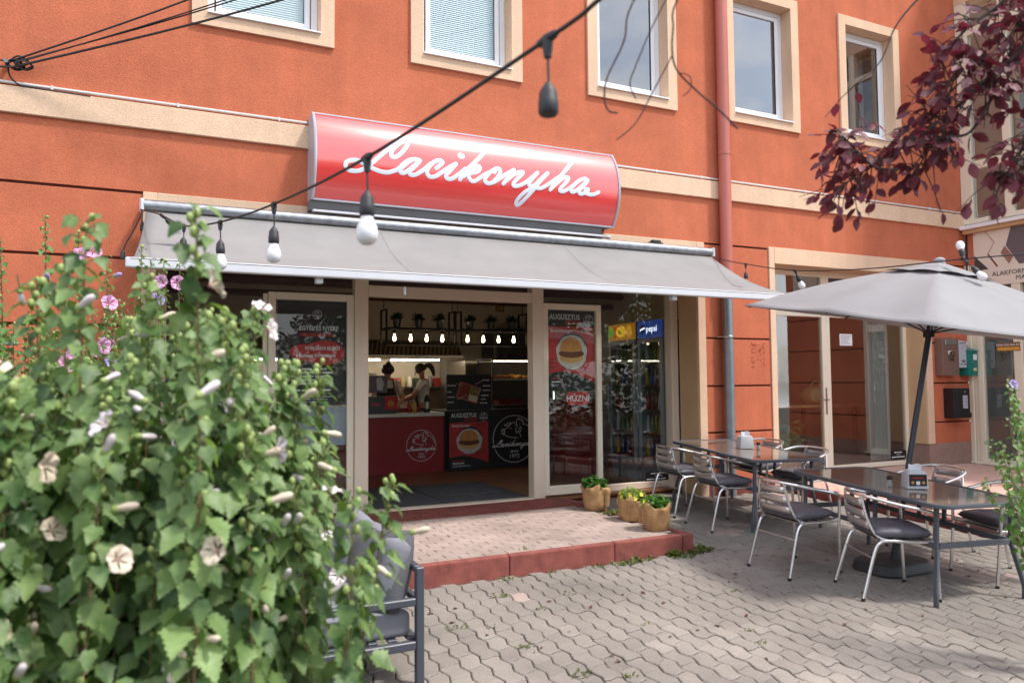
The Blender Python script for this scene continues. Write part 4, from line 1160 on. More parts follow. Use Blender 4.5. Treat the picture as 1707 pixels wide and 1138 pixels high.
# ------------------------------------------------------------------ letterboxes on the wall by the wing
def letterbox(name, x0, x1, z0, z1, d, m_, label, roof=0.):
    r = empty(name, ((x0 + x1) / 2, F, z0), label, 'letterbox', 'letterboxes on the orange wall')
    y0 = F - .001
    MB().prism([(y0, z0), (y0 - d, z0), (y0 - d, z1 - roof), (y0, z1)], x0, x1, 'x').build('housing', m_, r, bev=.008, seg=2)
    return r, y0 - d
m_brown = mat('brown_letterbox', srgb(124, 98, 88), .45, metal=.2)
m_grey = mat('grey_letterbox', srgb(182, 186, 194), .4)
m_green = mat('green_letterbox', srgb(20, 116, 106), .4)
r, y = letterbox('letterbox', 10.635, 11.01, 1.66, 2.24, .13, m_brown, 'brown metal letterbox with a posthorn emblem, left of the row', .02)
MB().box(10.69, 10.96, y - .012, y - .001, 2.13, 2.20).build('flap', mat('satin_steel', (0, 0, 0)), r, bev=.004)
MB().box(10.66, 10.98, y - .006, y - .001, 2.075, 2.085).build('trim', m_brown, r)
MB().tube(crom([(10.78, y - .004, 2.0), (10.86, y - .006, 2.02), (10.89, y - .006, 1.95), (10.83, y - .006, 1.90), (10.78, y - .006, 1.95), (10.83, y - .006, 2.0), (10.87, y - .004, 1.88)], 5), .012, 6).build('emblem', mat('dark_bronze', srgb(84, 66, 60), .4, metal=.4), r, smooth=True)
MB().box(10.76, 10.87, y - .004, y - .001, 1.985, 2.035).build('sticker', mat('white_print', srgb(224, 224, 226), .6), r)
MB().lathe([(.014, 0), (.012, .01)], 12, (10.84, y, 1.72), Euler((math.pi / 2, 0, 0)).to_matrix().to_4x4()).build('lock', 'satin_steel', r)
for x in (10.735, 10.945): MB().lathe([(.009, 0), (.007, .006)], 10, (x, y, 1.74), Euler((math.pi / 2, 0, 0)).to_matrix().to_4x4()).build('screw', 'dark_bronze', r)
r, y = letterbox('letterbox', 11.03, 11.225, 1.78, 2.21, .12, m_grey, 'narrow pale grey letterbox with a domed top, between brown and green', .035)
MB().box(11.03, 11.225, y - .02, y + .03, 2.165, 2.185).build('hood', m_grey, r, bev=.006)
MB().lathe([(.01, 0), (.008, .008)], 10, (11.13, y, 2.09), Euler((math.pi / 2, 0, 0)).to_matrix().to_4x4()).build('lock', 'satin_steel', r)
MB().box(11.085, 11.17, y - .004, y - .001, 1.865, 1.90).build('name_slot', mat('brass_slot', srgb(120, 104, 70), .5), r)
for x in (11.06, 11.13, 11.18): MB().box(x, x + .04, y - .003, y - .001, 1.825, 1.84).build('print_mark', 'black_plastic', r)
r, y = letterbox('letterbox', 11.20, 11.40, 1.655, 2.07, .16, m_green, 'dark green letterbox with white sticker, next to the door frame', .03)
MB().prism([(F - .002, 2.10), (y - .02, 2.045), (y - .02, 2.03), (F - .002, 2.072)], 11.192, 11.408, 'x').build('lid', m_green, r, bev=.004)
MB().box(11.30, 11.39, y - .004, y - .001, 1.90, 1.985).build('sticker', 'white_print', r)
MB().box(11.30, 11.375, y - .004, y - .001, 1.735, 1.775).build('name_slot', mat('paper_yellow', srgb(214, 206, 150), .7), r)
MB().lathe([(.012, 0), (.009, .012)], 10, (11.285, y, 1.865), Euler((math.pi / 2, 0, 0)).to_matrix().to_4x4()).build('lock', 'satin_steel', r)
MB().lathe([(.01, 0), (.008, .008)], 10, (11.33, y, 1.885), Euler((math.pi / 2, 0, 0)).to_matrix().to_4x4()).build('lock', 'satin_steel', r)
r, y = letterbox('letterbox', 10.80, 11.17, 1.02, 1.47, .17, mat('black_letterbox', srgb(30, 28, 30), .4), 'big black letterbox with a white paper label, below the row', .0)
MB().box(10.80, 11.175, y - .018, y - .001, 1.02, 1.10).build('paper_tray', 'black_letterbox', r, bev=.004)
MB().box(11.0, 11.11, y - .004, y - .001, 1.165, 1.36).build('paper_label', mat('label_paper', srgb(176, 182, 188), .7), r)
for i in range(7): MB().box(11.012, 11.098, y - .0055, y - .0045, 1.19 + i * .022, 1.195 + i * .022).build('print_line', mat('grey_print', srgb(110, 112, 116), .7), r)
MB().lathe([(.014, 0), (.011, .012)], 12, (11.05, y, 1.415), Euler((math.pi / 2, 0, 0)).to_matrix().to_4x4()).build('lock', 'satin_steel', r)

# faded stencil mark on the wall by the bay
st = MB(); rnd = random.Random(4)
for i in range(90):
    u, v = rnd.random(), rnd.random()
    if .3 < u < .8 and rnd.random() < .3: continue
    x = 6.985 + u * .23; z = 1.77 + v * .33; w = rnd.uniform(.004, .02); h_ = rnd.uniform(.004, .018)
    st.box(x, x + w, F - .0025 - i * 1e-5, F - .0002, z, z + h_)
st.build('stencil_mark', mat('faded_stencil', srgb(150, 72, 52), .9), building, kind='stuff')

# ------------------------------------------------------------------ banner on the wing
bn = empty('banner', (WX - .03, 6.3, 3.04), 'cream printed banner with brown and grey angular shapes on the wing wall', 'banner')
BXF = WX - .034
MB().box(BXF, BXF + .008, 4.6, 7.29, 3.02, 3.865).build('sheet', mat('banner_cream', srgb(224, 212, 198), .6, var=.03), bn)
def bpoly(pts, name, m_, k=0):   # (y, z) outline on the banner
    MB().prism(pts, BXF - .003 - .0006 * k, BXF - .0012, 'x').build(name, m_, bn)
b_grey, b_dk, b_br = mat('banner_grey', srgb(102, 92, 96), .6), mat('banner_charcoal', srgb(72, 66, 66), .6), mat('banner_brown', srgb(150, 112, 96), .6)
bpoly([(7.285, 3.52), (7.285, 3.28), (7.07, 3.28)], 'printed_shape', b_dk)
bpoly([(6.80, 3.60), (6.62, 3.30), (5.2, 3.30), (5.2, 3.86), (6.72, 3.86)], 'printed_shape', b_grey, 1)
bpoly([(6.88, 3.50), (6.76, 3.32), (6.70, 3.42), (6.82, 3.60)], 'printed_shape', b_br, 2)
for pts in ([(7.10, 3.86), (6.97, 3.68), (7.07, 3.51), (6.94, 3.31)], ):
    ribbons([pts[:3]], .022, lambda u, v, l: (BXF - .001 - l, u, v), k=1).build('printed_line', mat('banner_beige', srgb(188, 164, 148), .6), bn)  # beige upper part of the printed zigzag
    ribbons([pts[2:]], .024, lambda u, v, l: (BXF - .001 - l, u, v), k=1).build('printed_line', mat('banner_maroon', srgb(112, 48, 44), .6), bn)
text_mb('ALAKFORMÁLÁS', .098, frame_x(BXF - .003, 7.02, 3.19), .0008, align='LEFT').build('lettering', mat('banner_text', srgb(60, 54, 54), .6), bn)
text_mb('MASSZÁZS', .098, frame_x(BXF - .003, 6.68, 3.10), .0008, align='LEFT').build('lettering', 'banner_text', bn)
for y_, z_ in ((7.27, 3.84), (7.27, 3.45)): MB().lathe([(.012, 0), (.012, .004)], 10, (BXF - .001, y_, z_), Euler((0, -math.pi / 2, 0)).to_matrix().to_4x4()).build('eyelet', 'satin_steel', bn)
sp = empty('door_plaque', (WX - .03, 6.7, 2.0), 'small amber printed plaque on the street door of the wing', 'plaque')
MB().box(WX - .03, WX - .026, 6.66, 7.0, 2.02, 2.15).build('plate', mat('plaque_brown', srgb(120, 76, 40), .5), sp)
MB().box(WX - .0315, WX - .0302, 6.67, 6.99, 2.03, 2.08).build('amber_print', mat('plaque_amber', srgb(206, 152, 64), .5), sp)
text_mb('FINN SZAUNA Kft.', .042, frame_x(WX - .032, 6.83, 2.112), .0006, .0006).build('lettering', mat('white_print', (0, 0, 0)), sp)
# ------------------------------------------------------------------ printed things: logo, posters, stickers
wp = mat('white_print', (0, 0, 0)); rp_ = mat('red_print', srgb(206, 48, 44), .6); bk = mat('black_print', srgb(26, 25, 27), .5)
NAME = [[((x - 3.03) / 1.44, y / 1.44) for x, y in st] for st in LET] + [[((x - 3.03) / 1.44, y / 1.44) for x, y in DOT]]
def _z3(pts): return [((x - 510) / 405, (580 - y) / 460) for x, y in pts]
arc = lambda a0, a1, n=28: [(math.cos(R(a0 + (a1 - a0) * i / n)), math.sin(R(a0 + (a1 - a0) * i / n))) for i in range(n + 1)]
LOGO = [arc(191, -8), arc(205, 334), _z3([(320, 385), (380, 355), (430, 300), (480, 262), (530, 255)]), _z3([(325, 305), (375, 275), (430, 255), (445, 270), (420, 305), (380, 318), (325, 310)]),
        _z3([(425, 375), (455, 365)]), _z3([(320, 490), (380, 530), (470, 550), (575, 565)]),
        _z3([(525, 318), (555, 290), (550, 260), (570, 200), (605, 170), (615, 210), (650, 190), (665, 205), (645, 240), (700, 240), (680, 290), (685, 320)]),
        _z3([(617, 287), (621, 283)]), _z3([(580, 322), (545, 300)]), _z3([(570, 345), (540, 380), (545, 430), (555, 470), (590, 430), (622, 370), (622, 335), (650, 390), (630, 440), (600, 460)]),
        _z3([(610, 460), (630, 520), (645, 550)]), _z3([(700, 290), (780, 330), (840, 410), (875, 530)]),
        _z3([(297 + 28 * math.cos(t), 435 + 52 * math.sin(t)) for t in np.linspace(0, 6.28, 14)]), _z3([(297, 405), (297, 415)]), _z3([(297, 452), (297, 460)])]
def logo(M, s, m_, parent, lift=.0, lw=.03):
    fn = lambda u, v, l: M @ Vector((u * s, v * s, lift + l))
    a = ribbons(LOGO, lw, fn, k=2, dome=.0004, jit=.00004)
    a2 = ribbons([[(u * 1.02, v * 1.02 - .23) for u, v in st] for st in NAME], lw * 1.25, fn, k=3, dome=.0004, jit=.00004)
    a.add(a2.v, a2.f)
    for t, y_, sz_ in (('anno', -.52, .2), ('1972', -.74, .25)):
        q = text_mb(t, sz_ * s, M @ Matrix.Translation((0, y_ * s, lift + .0008)), .0003); a.add(q.v, q.f)
    return a.build('printed_logo', m_, parent)
def flat(M, poly, z, name, m_, parent, th=.0006):
    mb = MB(); n = len(poly)
    mb.add([M @ Vector((x, y, z)) for x, y in poly] + [M @ Vector((x, y, z - th)) for x, y in poly], [tuple(range(n))] + [(i, n + i, n + (i + 1) % n, (i + 1) % n) for i in range(n)])
    return mb.build(name, m_, parent)
ell = lambda cx_, cy_, a, b, n=24, a0=0, a1=360: [(cx_ + a * math.cos(R(a0 + (a1 - a0) * i / n)), cy_ + b * math.sin(R(a0 + (a1 - a0) * i / n))) for i in range(n + (0 if a1 - a0 == 360 else 1))]
bun = mat('bun_print', srgb(206, 140, 76), .7, var=.25, vscale=30); bun2 = mat('bun_base_print', srgb(220, 170, 104), .7, var=.15, vscale=30)
meat = mat('filling_print', srgb(112, 64, 44), .7, var=.5, vscale=50); wrap = mat('wrap_print', srgb(206, 200, 192), .7, var=.12, vscale=20)
def lines(M, x, y, n, w, dy, parent, m_, z=.0016, slant=0., name='small_print', th=.008):
    mb = MB(); rnd = random.Random(int((x + y) * 1e4) + n)
    for i in range(n):
        xx = x
        for k in range(3):
            ww = w / 3.4 * rnd.uniform(.6, 1.1)
            if rnd.random() < .12: continue
            X = M @ Matrix.Translation((xx + ww / 2, y - i * dy, z)) @ Matrix.Rotation(slant, 4, 'Z')
            mb.box(-ww / 2, ww / 2, -th / 2, th / 2, -.0003, .0003, X); xx += ww + w * .03
    if mb.v: mb.build(name, m_, parent, kind='stuff')
def burger_poster(M, W, H, label, name='burger_poster'):
    """red and black poster with a burger photograph; local x,y from the centre"""
    loc = M.translation.copy(); loc.z -= H / 2
    r = empty(name, loc, label, 'poster')
    MB().box(-W / 2, W / 2, -H / 2, H / 2, -.002, 0, M).build('sheet', bk, r)
    t = .78 * H / 2
    flat(M, [(-W / 2 + .003, H * .30), (W / 2 - .003, H * .30), (W / 2 - .003, -H * .40)] + [(W / 2 * (1 - 2 * i / 10), -H * .40 + H * .14 * math.sin(math.pi * min(1, (i / 10) * .72))) for i in range(1, 10)] + [(-W / 2 + .003, -H * .29)], .0008, 'red_field', mat('poster_red', srgb(192, 50, 52), .5), r)
    text_mb('AUGUSZTUS', W * .135, M @ Matrix.Translation((-W * .13, H * .415, .0015)), .0004, W * .006, sx=.84).build('headline', wp, r)
    text_mb('SZTÁRJA', W * .105, M @ Matrix.Translation((W * .05, H * .345, .0015)), .0004, W * .005, sx=.84).build('headline', rp_, r)
    logo(M @ Matrix.Translation((W * .375, H * .385, .001)), W * .105, wp, r, lw=.05)
    text_mb('Betyárburger', W * .088, M @ Matrix.Translation((-W * .20, H * .245, .0015)), .0004, W * .003).build('price_line', wp, r)
    text_mb('3090 Ft', W * .085, M @ Matrix.Translation((W * .29, H * .25, .0015)), .0004, W * .003).build('price_line', bk, r)
    flat(M, ell(W * .02, -H * .005, W * .335, H * .235), .0016, 'plate', bk, r)
    flat(M, [(x + .012 * W * math.sin(i * 2.1), y) for i, (x, y) in enumerate(ell(W * .01, -H * .02, W * .33, H * .215))], .0024, 'wrapper', wrap, r)
    flat(M, ell(W * .0, -H * .085, W * .25, H * .07), .0032, 'bun_base', bun2, r)
    flat(M, ell(W * .0, -H * .035, W * .27, H * .055), .0040, 'filling', meat, r)
    flat(M, ell(-W * .01, H * .01, W * .235, H * .16, 20, 0, 180) + ell(-W * .01, H * .01, W * .235, H * .025, 10, 180, 360)[1:-1], .0048, 'bun_top', bun, r)
    lines(M, -W * .46, -H * .11, 3, W * .22, H * .045, r, bk, slant=.1)
    lines(M, W * .16, -H * .17, 4, W * .3, H * .032, r, bk, slant=.1)
    lines(M, -W * .42, -H * .345, 1, W * .42, H * .03, r, rp_, th=.012)
    text_mb('Hívj kedvedre a', W * .05, M @ Matrix.Translation((-W * .2, -H * .385, .0015)), .0004, W * .002).build('small_print', wp, r) if 0 else lines(M, -W * .42, -H * .385, 1, W * .34, H * .03, r, wp, th=.016)
    lines(M, -W * .42, -H * .42, 2, W * .5, H * .018, r, wp, th=.004)
    return r

# posters on the glass
burger_poster(frame_y(4.535, G + .040, 2.0), .66, .98, 'red August burger poster on the glass right of the doorway')
M0 = frame_y(1.475, G + .040, 1.96)
pz = empty('prize_poster', (1.5, G, 1.4), 'black prize draw poster with white and red lettering on the left shop window', 'poster')
MB().box(-.40, .32, -.56, .53, -.002, 0, M0).build('sheet', mat('poster_charcoal', srgb(44, 40, 40), .5), pz)
logo(M0 @ Matrix.Translation((.0, .39, .001)), .05, wp, pz, lw=.05)
text_mb('EGYÉL ÉS NYERJ!', .068, M0 @ Matrix.Translation((.02, .245, .0015)), .0004, .004, sx=.82).build('headline', wp, pz)
text_mb('NYEREMÉNYEK:', .052, M0 @ Matrix.Translation((.0, .175, .0015)), .0004, .003, shear=.2).build('headline', rp_, pz)
flat(M0, ell(.08, -.01, .21, .13), .0008, 'red_splash', mat('poster_red', (0, 0, 0)), pz)
flat(M0, ell(-.12, -.01, .16, .09), .0012, 'red_splash', 'poster_red', pz)
text_mb('NYERJ PÁROS BELÉPŐT', .048, M0 @ Matrix.Translation((.06, .035, .0022)), .0004, .003, sx=.74).build('headline', wp, pz)
text_mb('a Budapest Borfesztiválra', .047, M0 @ Matrix.Translation((-.01, -.04, .0022)), .0004, .003, sx=.85).build('headline', wp, pz)
lines(M0, -.26, -.18, 5, .5, .038, pz, wp, th=.016); lines(M0, -.26, -.40, 1, .5, .03, pz, wp, th=.018); lines(M0, -.26, -.47, 3, .5, .025, pz, wp, th=.005)
MB().box(-.34, .34, -.98, -.575, -.002, 0, M0).build('frosted_strip', mat('grey_film', srgb(150, 156, 166), .6), pz)
hz = empty('pull_sign', (4.60, G - .005, 1.36), 'small red pull sign with white lettering on the glass door leaf', 'sign')
M1 = frame_y(4.62, G + .040, 1.42)
MB().box(-.145, .145, -.075, .075, -.002, 0, M1).build('plate', rp_, hz)
text_mb('HÚZNI', .105, M1 @ Matrix.Translation((0, -.006, .0012)), .0004, .004).build('lettering', wp, hz)
dn = empty('door_notice', (4.05, G - .03, 1.95), 'small white notice with red heading on the right door post', 'notice')
M1 = frame_y(4.05, G - .0235, 2.02)
MB().box(-.045, .045, -.06, .06, -.002, 0, M1).build('sheet', wp, dn); MB().box(-.04, .04, .03, .05, .0003, .001, M1).build('heading', rp_, dn)
for x in (-.02, .02): MB().box(x - .008, x + .008, -.02, .012, .0003, .001, M1).build('pictogram', bk, dn)
for x, y_, z_, w, lab in ((5.83, G - .004, .40, .2, 'small black camera notice with white lettering low on the right shop window'), (10.18, BY - .002, .47, .17, 'small black camera notice with white lettering low on the bay window')):
    s_ = empty('camera_notice', (x, y_, z_ - .06), lab, 'notice'); M1 = frame_y(x, y_ + (.082 if x < 7 else .012), z_)
    MB().box(-w, w, -.06, .06, -.002, 0, M1).build('sheet', bk, s_)
    lines(M1, -w * .6, .035, 1, w * 1.3, .03, s_, wp, z=.001, th=.014); lines(M1, -w * .3, .0, 1, w * .7, .03, s_, wp, z=.001, th=.006); lines(M1, -w * .9, -.035, 1, w * 1.9, .03, s_, wp, z=.001, th=.014)
for x0, x1, z0, z1, c, lab in ((7.49, 7.74, 2.13, 2.48, srgb(70, 150, 190), 'blue poster with a white crest on the bay window'), (7.49, 7.80, 1.60, 2.09, srgb(128, 176, 182), 'pale turquoise poster below the blue one on the bay window')):
    w_ = empty('window_poster', ((x0 + x1) / 2, BY + .03, z0), lab, 'poster')
    MB().box(x0, x1, BY + .026, BY + .029, z0, z1).build('sheet', mat('poster_' + str(int(z0 * 100)), c, .6), w_)
    M1 = frame_y((x0 + x1) / 2, BY + .0255, (z0 + z1) / 2)
    if z0 > 2: flat(M1, ell(-.02, 0, .085, .12), .0004, 'crest', mat('crest_print', srgb(176, 196, 206), .7), w_); flat(M1, ell(-.02, 0, .05, .08), .0011, 'crest', mat('crest_grey', srgb(120, 140, 150), .7), w_)
    else: lines(M1, -.12, .05, 2, .22, .1, w_, mat('green_print', srgb(70, 120, 110), .7), z=.0005, th=.008)
lf = empty('window_notice', (9.2, BY, 2.2), 'white printed notice on the middle of the bay window', 'notice')
M1 = frame_y(9.13, BY + .014, 2.20); MB().box(-.13, .13, -.085, .085, -.002, 0, M1).build('sheet', wp, lf); lines(M1, -.11, .055, 5, .24, .027, lf, mat('grey_print', (0, 0, 0)), z=.001)

# ------------------------------------------------------------------ inside the shop
ss = mat('stainless_steel', srgb(170, 166, 160), .3, metal=1, var=.08, vscale=6)
blk = mat('matt_black_steel', srgb(24, 22, 22), .55)
CY = 10.92
ct = empty('shop_counter', (3.2, CY, ZP), 'dark red shop counter with a white round logo and steel top', 'counter')
MB().box(.6, 3.985, CY, CY + .75, ZP, 1.10).build('front_panel', mat('counter_red', srgb(150, 24, 30), .5), ct)
MB().box(.58, 3.99, CY - .03, CY + .8, 1.101, 1.16).build('worktop', ss, ct, bev=.005)
logo(frame_y(3.62, CY - .002, .66), .235, wp, ct)
cb = empty('black_counter', (5.0, CY, ZP), 'black counter end with a large white outline logo', 'counter')
MB().box(3.99, 6.4, CY - .01, CY + .8, ZP, 1.18).build('front_panel', bk, cb)
MB().box(4.8, 6.42, CY - .04, CY + .8, 1.181, 1.20).build('worktop', ss, cb, bev=.004)
logo(frame_y(5.19, CY - .012, .70), .375, wp, cb, lw=.026)
burger_poster(frame_y(4.37, CY - .09, .72), .66, .92, 'burger poster standing against the black counter', 'counter_poster')
mn = empty('menu_panel', (4.40, CY - .06, 1.20), 'black menu panel with a tilted tray photograph above the counter poster', 'menu board')
M1 = frame_y(4.40, CY - .04, 1.45)
MB().box(-.38, .38, -.26, .29, -.02, 0, M1).build('panel', bk, mn)
MR = M1 @ Matrix.Rotation(R(-17), 4, 'Z')
flat(MR, [(-.2, -.13), (.17, -.13), (.17, .13), (-.2, .13)], .001, 'tray', mat('tray_print', srgb(196, 110, 100), .7), mn)
flat(MR, [(-.18, -.11), (.0, -.11), (.0, .11), (-.18, .11)], .0016, 'meat', mat('meat_print', srgb(140, 72, 44), .7, var=.4, vscale=40), mn)
flat(MR, [(.005, -.01), (.155, -.01), (.155, .11), (.005, .11)], .0016, 'salad', mat('salad_print', srgb(130, 150, 80), .7, var=.5, vscale=45), mn)
flat(MR, [(.005, -.11), (.155, -.11), (.155, -.02), (.005, -.02)], .0016, 'rice', mat('rice_print', srgb(222, 214, 190), .7, var=.1, vscale=60), mn)
for x, y_ in ((.05, .06), (.11, .03), (.13, .08), (.08, .02)): flat(MR, ell(x, y_, .017, .017, 10), .0024, 'tomato', mat('tomato_print', srgb(196, 44, 34), .6), mn)
for x, y_ in ((-.37, .12), (-.37, .02), (-.37, -.06), (-.37, -.14), (.22, .2), (.23, .11), (.23, .04), (.2, -.04), (.2, -.10), (.18, -.16)): lines(M1, x, y_, 1, .15, .03, mn, wp, z=.001, th=.018, slant=.12)
for a, b in (((-.22, .15), (-.12, .12)), ((-.2, -.1), (-.05, -.03)), ((.21, .19), (.1, .13)), ((.2, .05), (.14, .0))): ribbons([[a, b]], .007, lambda u, v, l: M1 @ Vector((u, v, l + .003)), k=1).build('arrow', wp, mn)

# lit display case with food
dc = empty('display_case', (5.6, CY, 1.2), 'lit glass display case of food on the black counter', 'display case')
X0, X1 = 4.81, 6.4
for x in (X0, 5.52, X1 - .03): MB().box(x, x + .022, CY + .0, CY + .022, 1.20, 1.97).build('post', ss if x > 5 else blk, dc)
for x in (X0, X1 - .03): MB().box(x, x + .022, CY + .6, CY + .622, 1.20, 1.97).build('post', blk, dc)
MB().box(X0 - .01, X1, CY - .01, CY + .63, 1.971, 2.0).build('roof', blk, dc, bev=.004)
MB().box(X0, X1, CY + .6, CY + .61, 1.24, 1.95).build('back', mat('case_back', srgb(70, 62, 56), .7), dc)
for z in (1.24, 1.64): MB().box(X0 + .02, X1 - .03, CY + .02, CY + .59, z, z + .015).build('shelf', ss, dc)
MB().box(X0 + .05, X1 - .1, CY + .05, CY + .075, 1.945, 1.965).build('light_strip', mat('warm_strip', (1, 1, 1), .5, emit=(1, .82, .55), estr=5.), dc)
MB().box(5.96, 5.975, CY + .06, CY + .075, 1.32, 1.94).build('light_strip', mat('cool_strip', (1, 1, 1), .5, emit=(1, .95, .85), estr=2.5), dc)
MB().box(X0, X1, CY - .006, CY - .001, 1.21, 1.965).build('glass_front', glass, dc)
rnd = random.Random(2)
for i, c in enumerate((srgb(110, 56, 30), srgb(150, 84, 40), srgb(222, 158, 60), srgb(226, 170, 80), srgb(190, 110, 50), srgb(204, 140, 70))):
    x = X0 + .1 + i * .24; fd = MB(); MB().box(x - .1, x + .1, CY + .08, CY + .5, 1.656, 1.672).build('tray', mat('tray_paper', srgb(206, 190, 160), .8), dc)
    for _ in range(16): fd.ball((x + rnd.uniform(-.08, .08), CY + rnd.uniform(.1, .46), 1.69 + rnd.uniform(0, .035)), rnd.uniform(.02, .036), 7, 5, (1, 1, .7))
    fd.build('food', mat('food_%d' % i, c, .6, var=.2, vscale=40), dc, smooth=True, kind='stuff')
for x in (4.9, 5.06, 5.62, 5.95): MB().box(x, x + .11, CY - .005, CY + .01, 2.001, 2.07).build('price_card', bk, dc)
MB().box(4.97, 5.4, CY + .1, CY + .5, 1.256, 1.32).build('red_tray', mat('red_tray_plastic', srgb(140, 24, 26), .4), dc, bev=.01)

# cooker hood and its light
hd = empty('cooker_hood', (3.4, 12.4, 2.0), 'steel cooker hood with slanted baffle filters over the kitchen', 'cooker hood')
MB().prism([(12.0, 2.05), (13.19, 2.05), (13.19, 2.34), (12.22, 2.34)], 1.0, 4.72, 'x').build('canopy', ss, hd)
MB().box(.98, 4.74, 11.98, 12.03, 2.02, 2.08).build('lip', ss, hd, bev=.003)
nb = 46
for i in range(nb):
    x = 1.05 + i * 3.62 / nb; o = MB()
    o.add([(x, 12.005, 2.085), (x + .028, 12.005, 2.085), (x + .12, 12.195, 2.33), (x + .092, 12.195, 2.33), (x, 11.985, 2.09), (x + .028, 11.985, 2.09), (x + .12, 12.175, 2.335), (x + .092, 12.175, 2.335)], [(4, 5, 6, 7), (0, 4, 7, 3), (1, 2, 6, 5), (7, 6, 2, 3), (0, 1, 5, 4)])
    o.build('baffle', mat('baffle_steel', srgb(190, 166, 130), .45, metal=.8), hd)
for a, b in ((1.3, 3.42), (3.62, 4.5)): MB().box(a, b, 12.55, 12.6, 2.0, 2.03).build('tube_light', mat('tube_white', (1, 1, 1), .5, emit=(1, .86, .64), estr=12.), hd)
MB().box(1.0, 4.74, 13.17, 13.195, ZP, 2.04).build('back_tiles', mat('kitchen_tile', srgb(208, 196, 176), .35, var=.04), hd)
fdg = empty('steel_fridge', (6.1, 12.8, ZP), 'tall dark steel fridge behind the display case', 'fridge')
MB().box(5.55, 6.7, 12.4, 13.1, ZP, 2.6).build('cabinet', mat('dark_fridge', srgb(84, 86, 90), .35, metal=.6), fdg, bev=.01)
MB().box(5.5, 5.545, 12.36, 12.4, 1.0, 2.5).build('door_edge', ss, fdg, bev=.004)
MB().box(4.78, 5.35, 12.0, 12.9, ZP, 2.0).build('combi_oven', ss, tag(empty('oven', (5.06, 12.4, ZP), 'steel kitchen oven beside the cooker hood', 'oven')), bev=.01)

# hanging racks with lamps and potted plants
fil = mat('filament_bulb', (1, .9, .7), .3, emit=(1, .72, .4), estr=11.)
pot_al = mat('zinc_pot', srgb(150, 150, 150), .35, metal=.9); fern = leaf_mat('fern_leaf', srgb(30, 52, 26), srgb(56, 84, 40), .6, .2)
for X0, X1, lab, plab in ((3.06, 4.20, 'black hanging rack with lit filament bulbs, left of the pair', 'left'), (4.27, 5.45, 'black hanging rack with lit filament bulbs, right of the pair', 'right')):
    rk = empty('hanging_rack', ((X0 + X1) / 2, CY + .15, 2.2), lab, 'lamp rack', 'hanging lamp racks')
    for y in (CY, CY + .3):
        for z in (2.21, 2.44): MB().box(X0 + .026, X1 - .026, y - .012, y + .012, z - .012, z + .012).build('rail', blk, rk)
        for x in (X0 + .012, X1 - .012): MB().box(x - .013, x + .013, y - .013, y + .013, 2.19, 2.74).build('upright', blk, rk)
    for x in (X0 + .012, X1 - .012):
        for z in (2.21, 2.44, 2.73): MB().box(x - .011, x + .011, CY + .013, CY + .287, z - .011, z + .011).build('cross_bar', blk, rk)
        MB().tube([(x, CY + .15, 2.74), (x, CY + .15, 3.3)], .005, 6).build('hanger', blk, rk)
    MB().box(X0 + .03, X1 - .03, CY + .02, CY + .28, 2.452, 2.464).build('shelf_board', blk, rk)
    for k in range(4):
        x = X0 + .18 + k * (X1 - X0 - .36) / 3
        lp = MB().lathe([(.012, 2.43), (.02, 2.42), (.02, 2.37)], 10, (x, CY + .15, 0)).build('lamp_holder', blk, rk, smooth=True)
        MB().lathe([(.012, 2.372), (.014, 2.35), (.024, 2.31), (.025, 2.285), (.016, 2.265), (.001, 2.258)], 12, (x, CY + .15, 0)).build('bulb', fil, lp, smooth=True)
    for k in range(3):
        x = X0 + .22 + k * (X1 - X0 - .44) / 2
        pl = empty('rack_plant', (x, CY + .15, 2.465), 'small leafy plant in a zinc pot on the %s hanging rack, %s' % (plab, ('leftmost', 'middle one', 'rightmost')[k]), 'plant', 'plants on the hanging racks')
        MB().lathe([(.045, 0), (.05, .01), (.066, .13), (.07, .135), (.062, .13)], 16).build('pot', pot_al, pl, world=False, smooth=True)
        fm = MB(); rnd = random.Random(k + int(X0 * 10))
        for _ in range(110):
            a = rnd.random() * 6.28; e = rnd.uniform(.2, 1.4); l = rnd.uniform(.08, .17); d = Vector((math.cos(a) * math.cos(e), math.sin(a) * math.cos(e), math.sin(e))); s_ = d.cross(Vector((0, 0, 1))).normalized() * .012
            b = Vector((rnd.uniform(-.03, .03), rnd.uniform(-.03, .03), .12)); fm.add([b, b + d * l * .6 + s_, b + d * l - Vector((0, 0, .02)), b + d * l * .6 - s_], [(0, 1, 2, 3)])
        fm.build('leaves', fern, pl, world=False, kind='stuff')
nt_ = empty('hanging_notice', (4.95, CY + .1, 2.75), 'small yellow notice with black frame above the right hanging rack', 'notice'); M1 = frame_y(4.98, CY + .05, 2.83) @ Matrix.Rotation(R(-5), 4, 'Z')
MB().box(-.075, .075, -.065, .065, -.004, 0, M1).build('frame', bk, nt_); MB().box(-.062, .062, -.052, .052, .0002, .001, M1).build('sheet', mat('notice_yellow', srgb(190, 150, 60), .7), nt_); lines(M1, -.05, .035, 4, .11, .022, nt_, bk, z=.0018, th=.007)
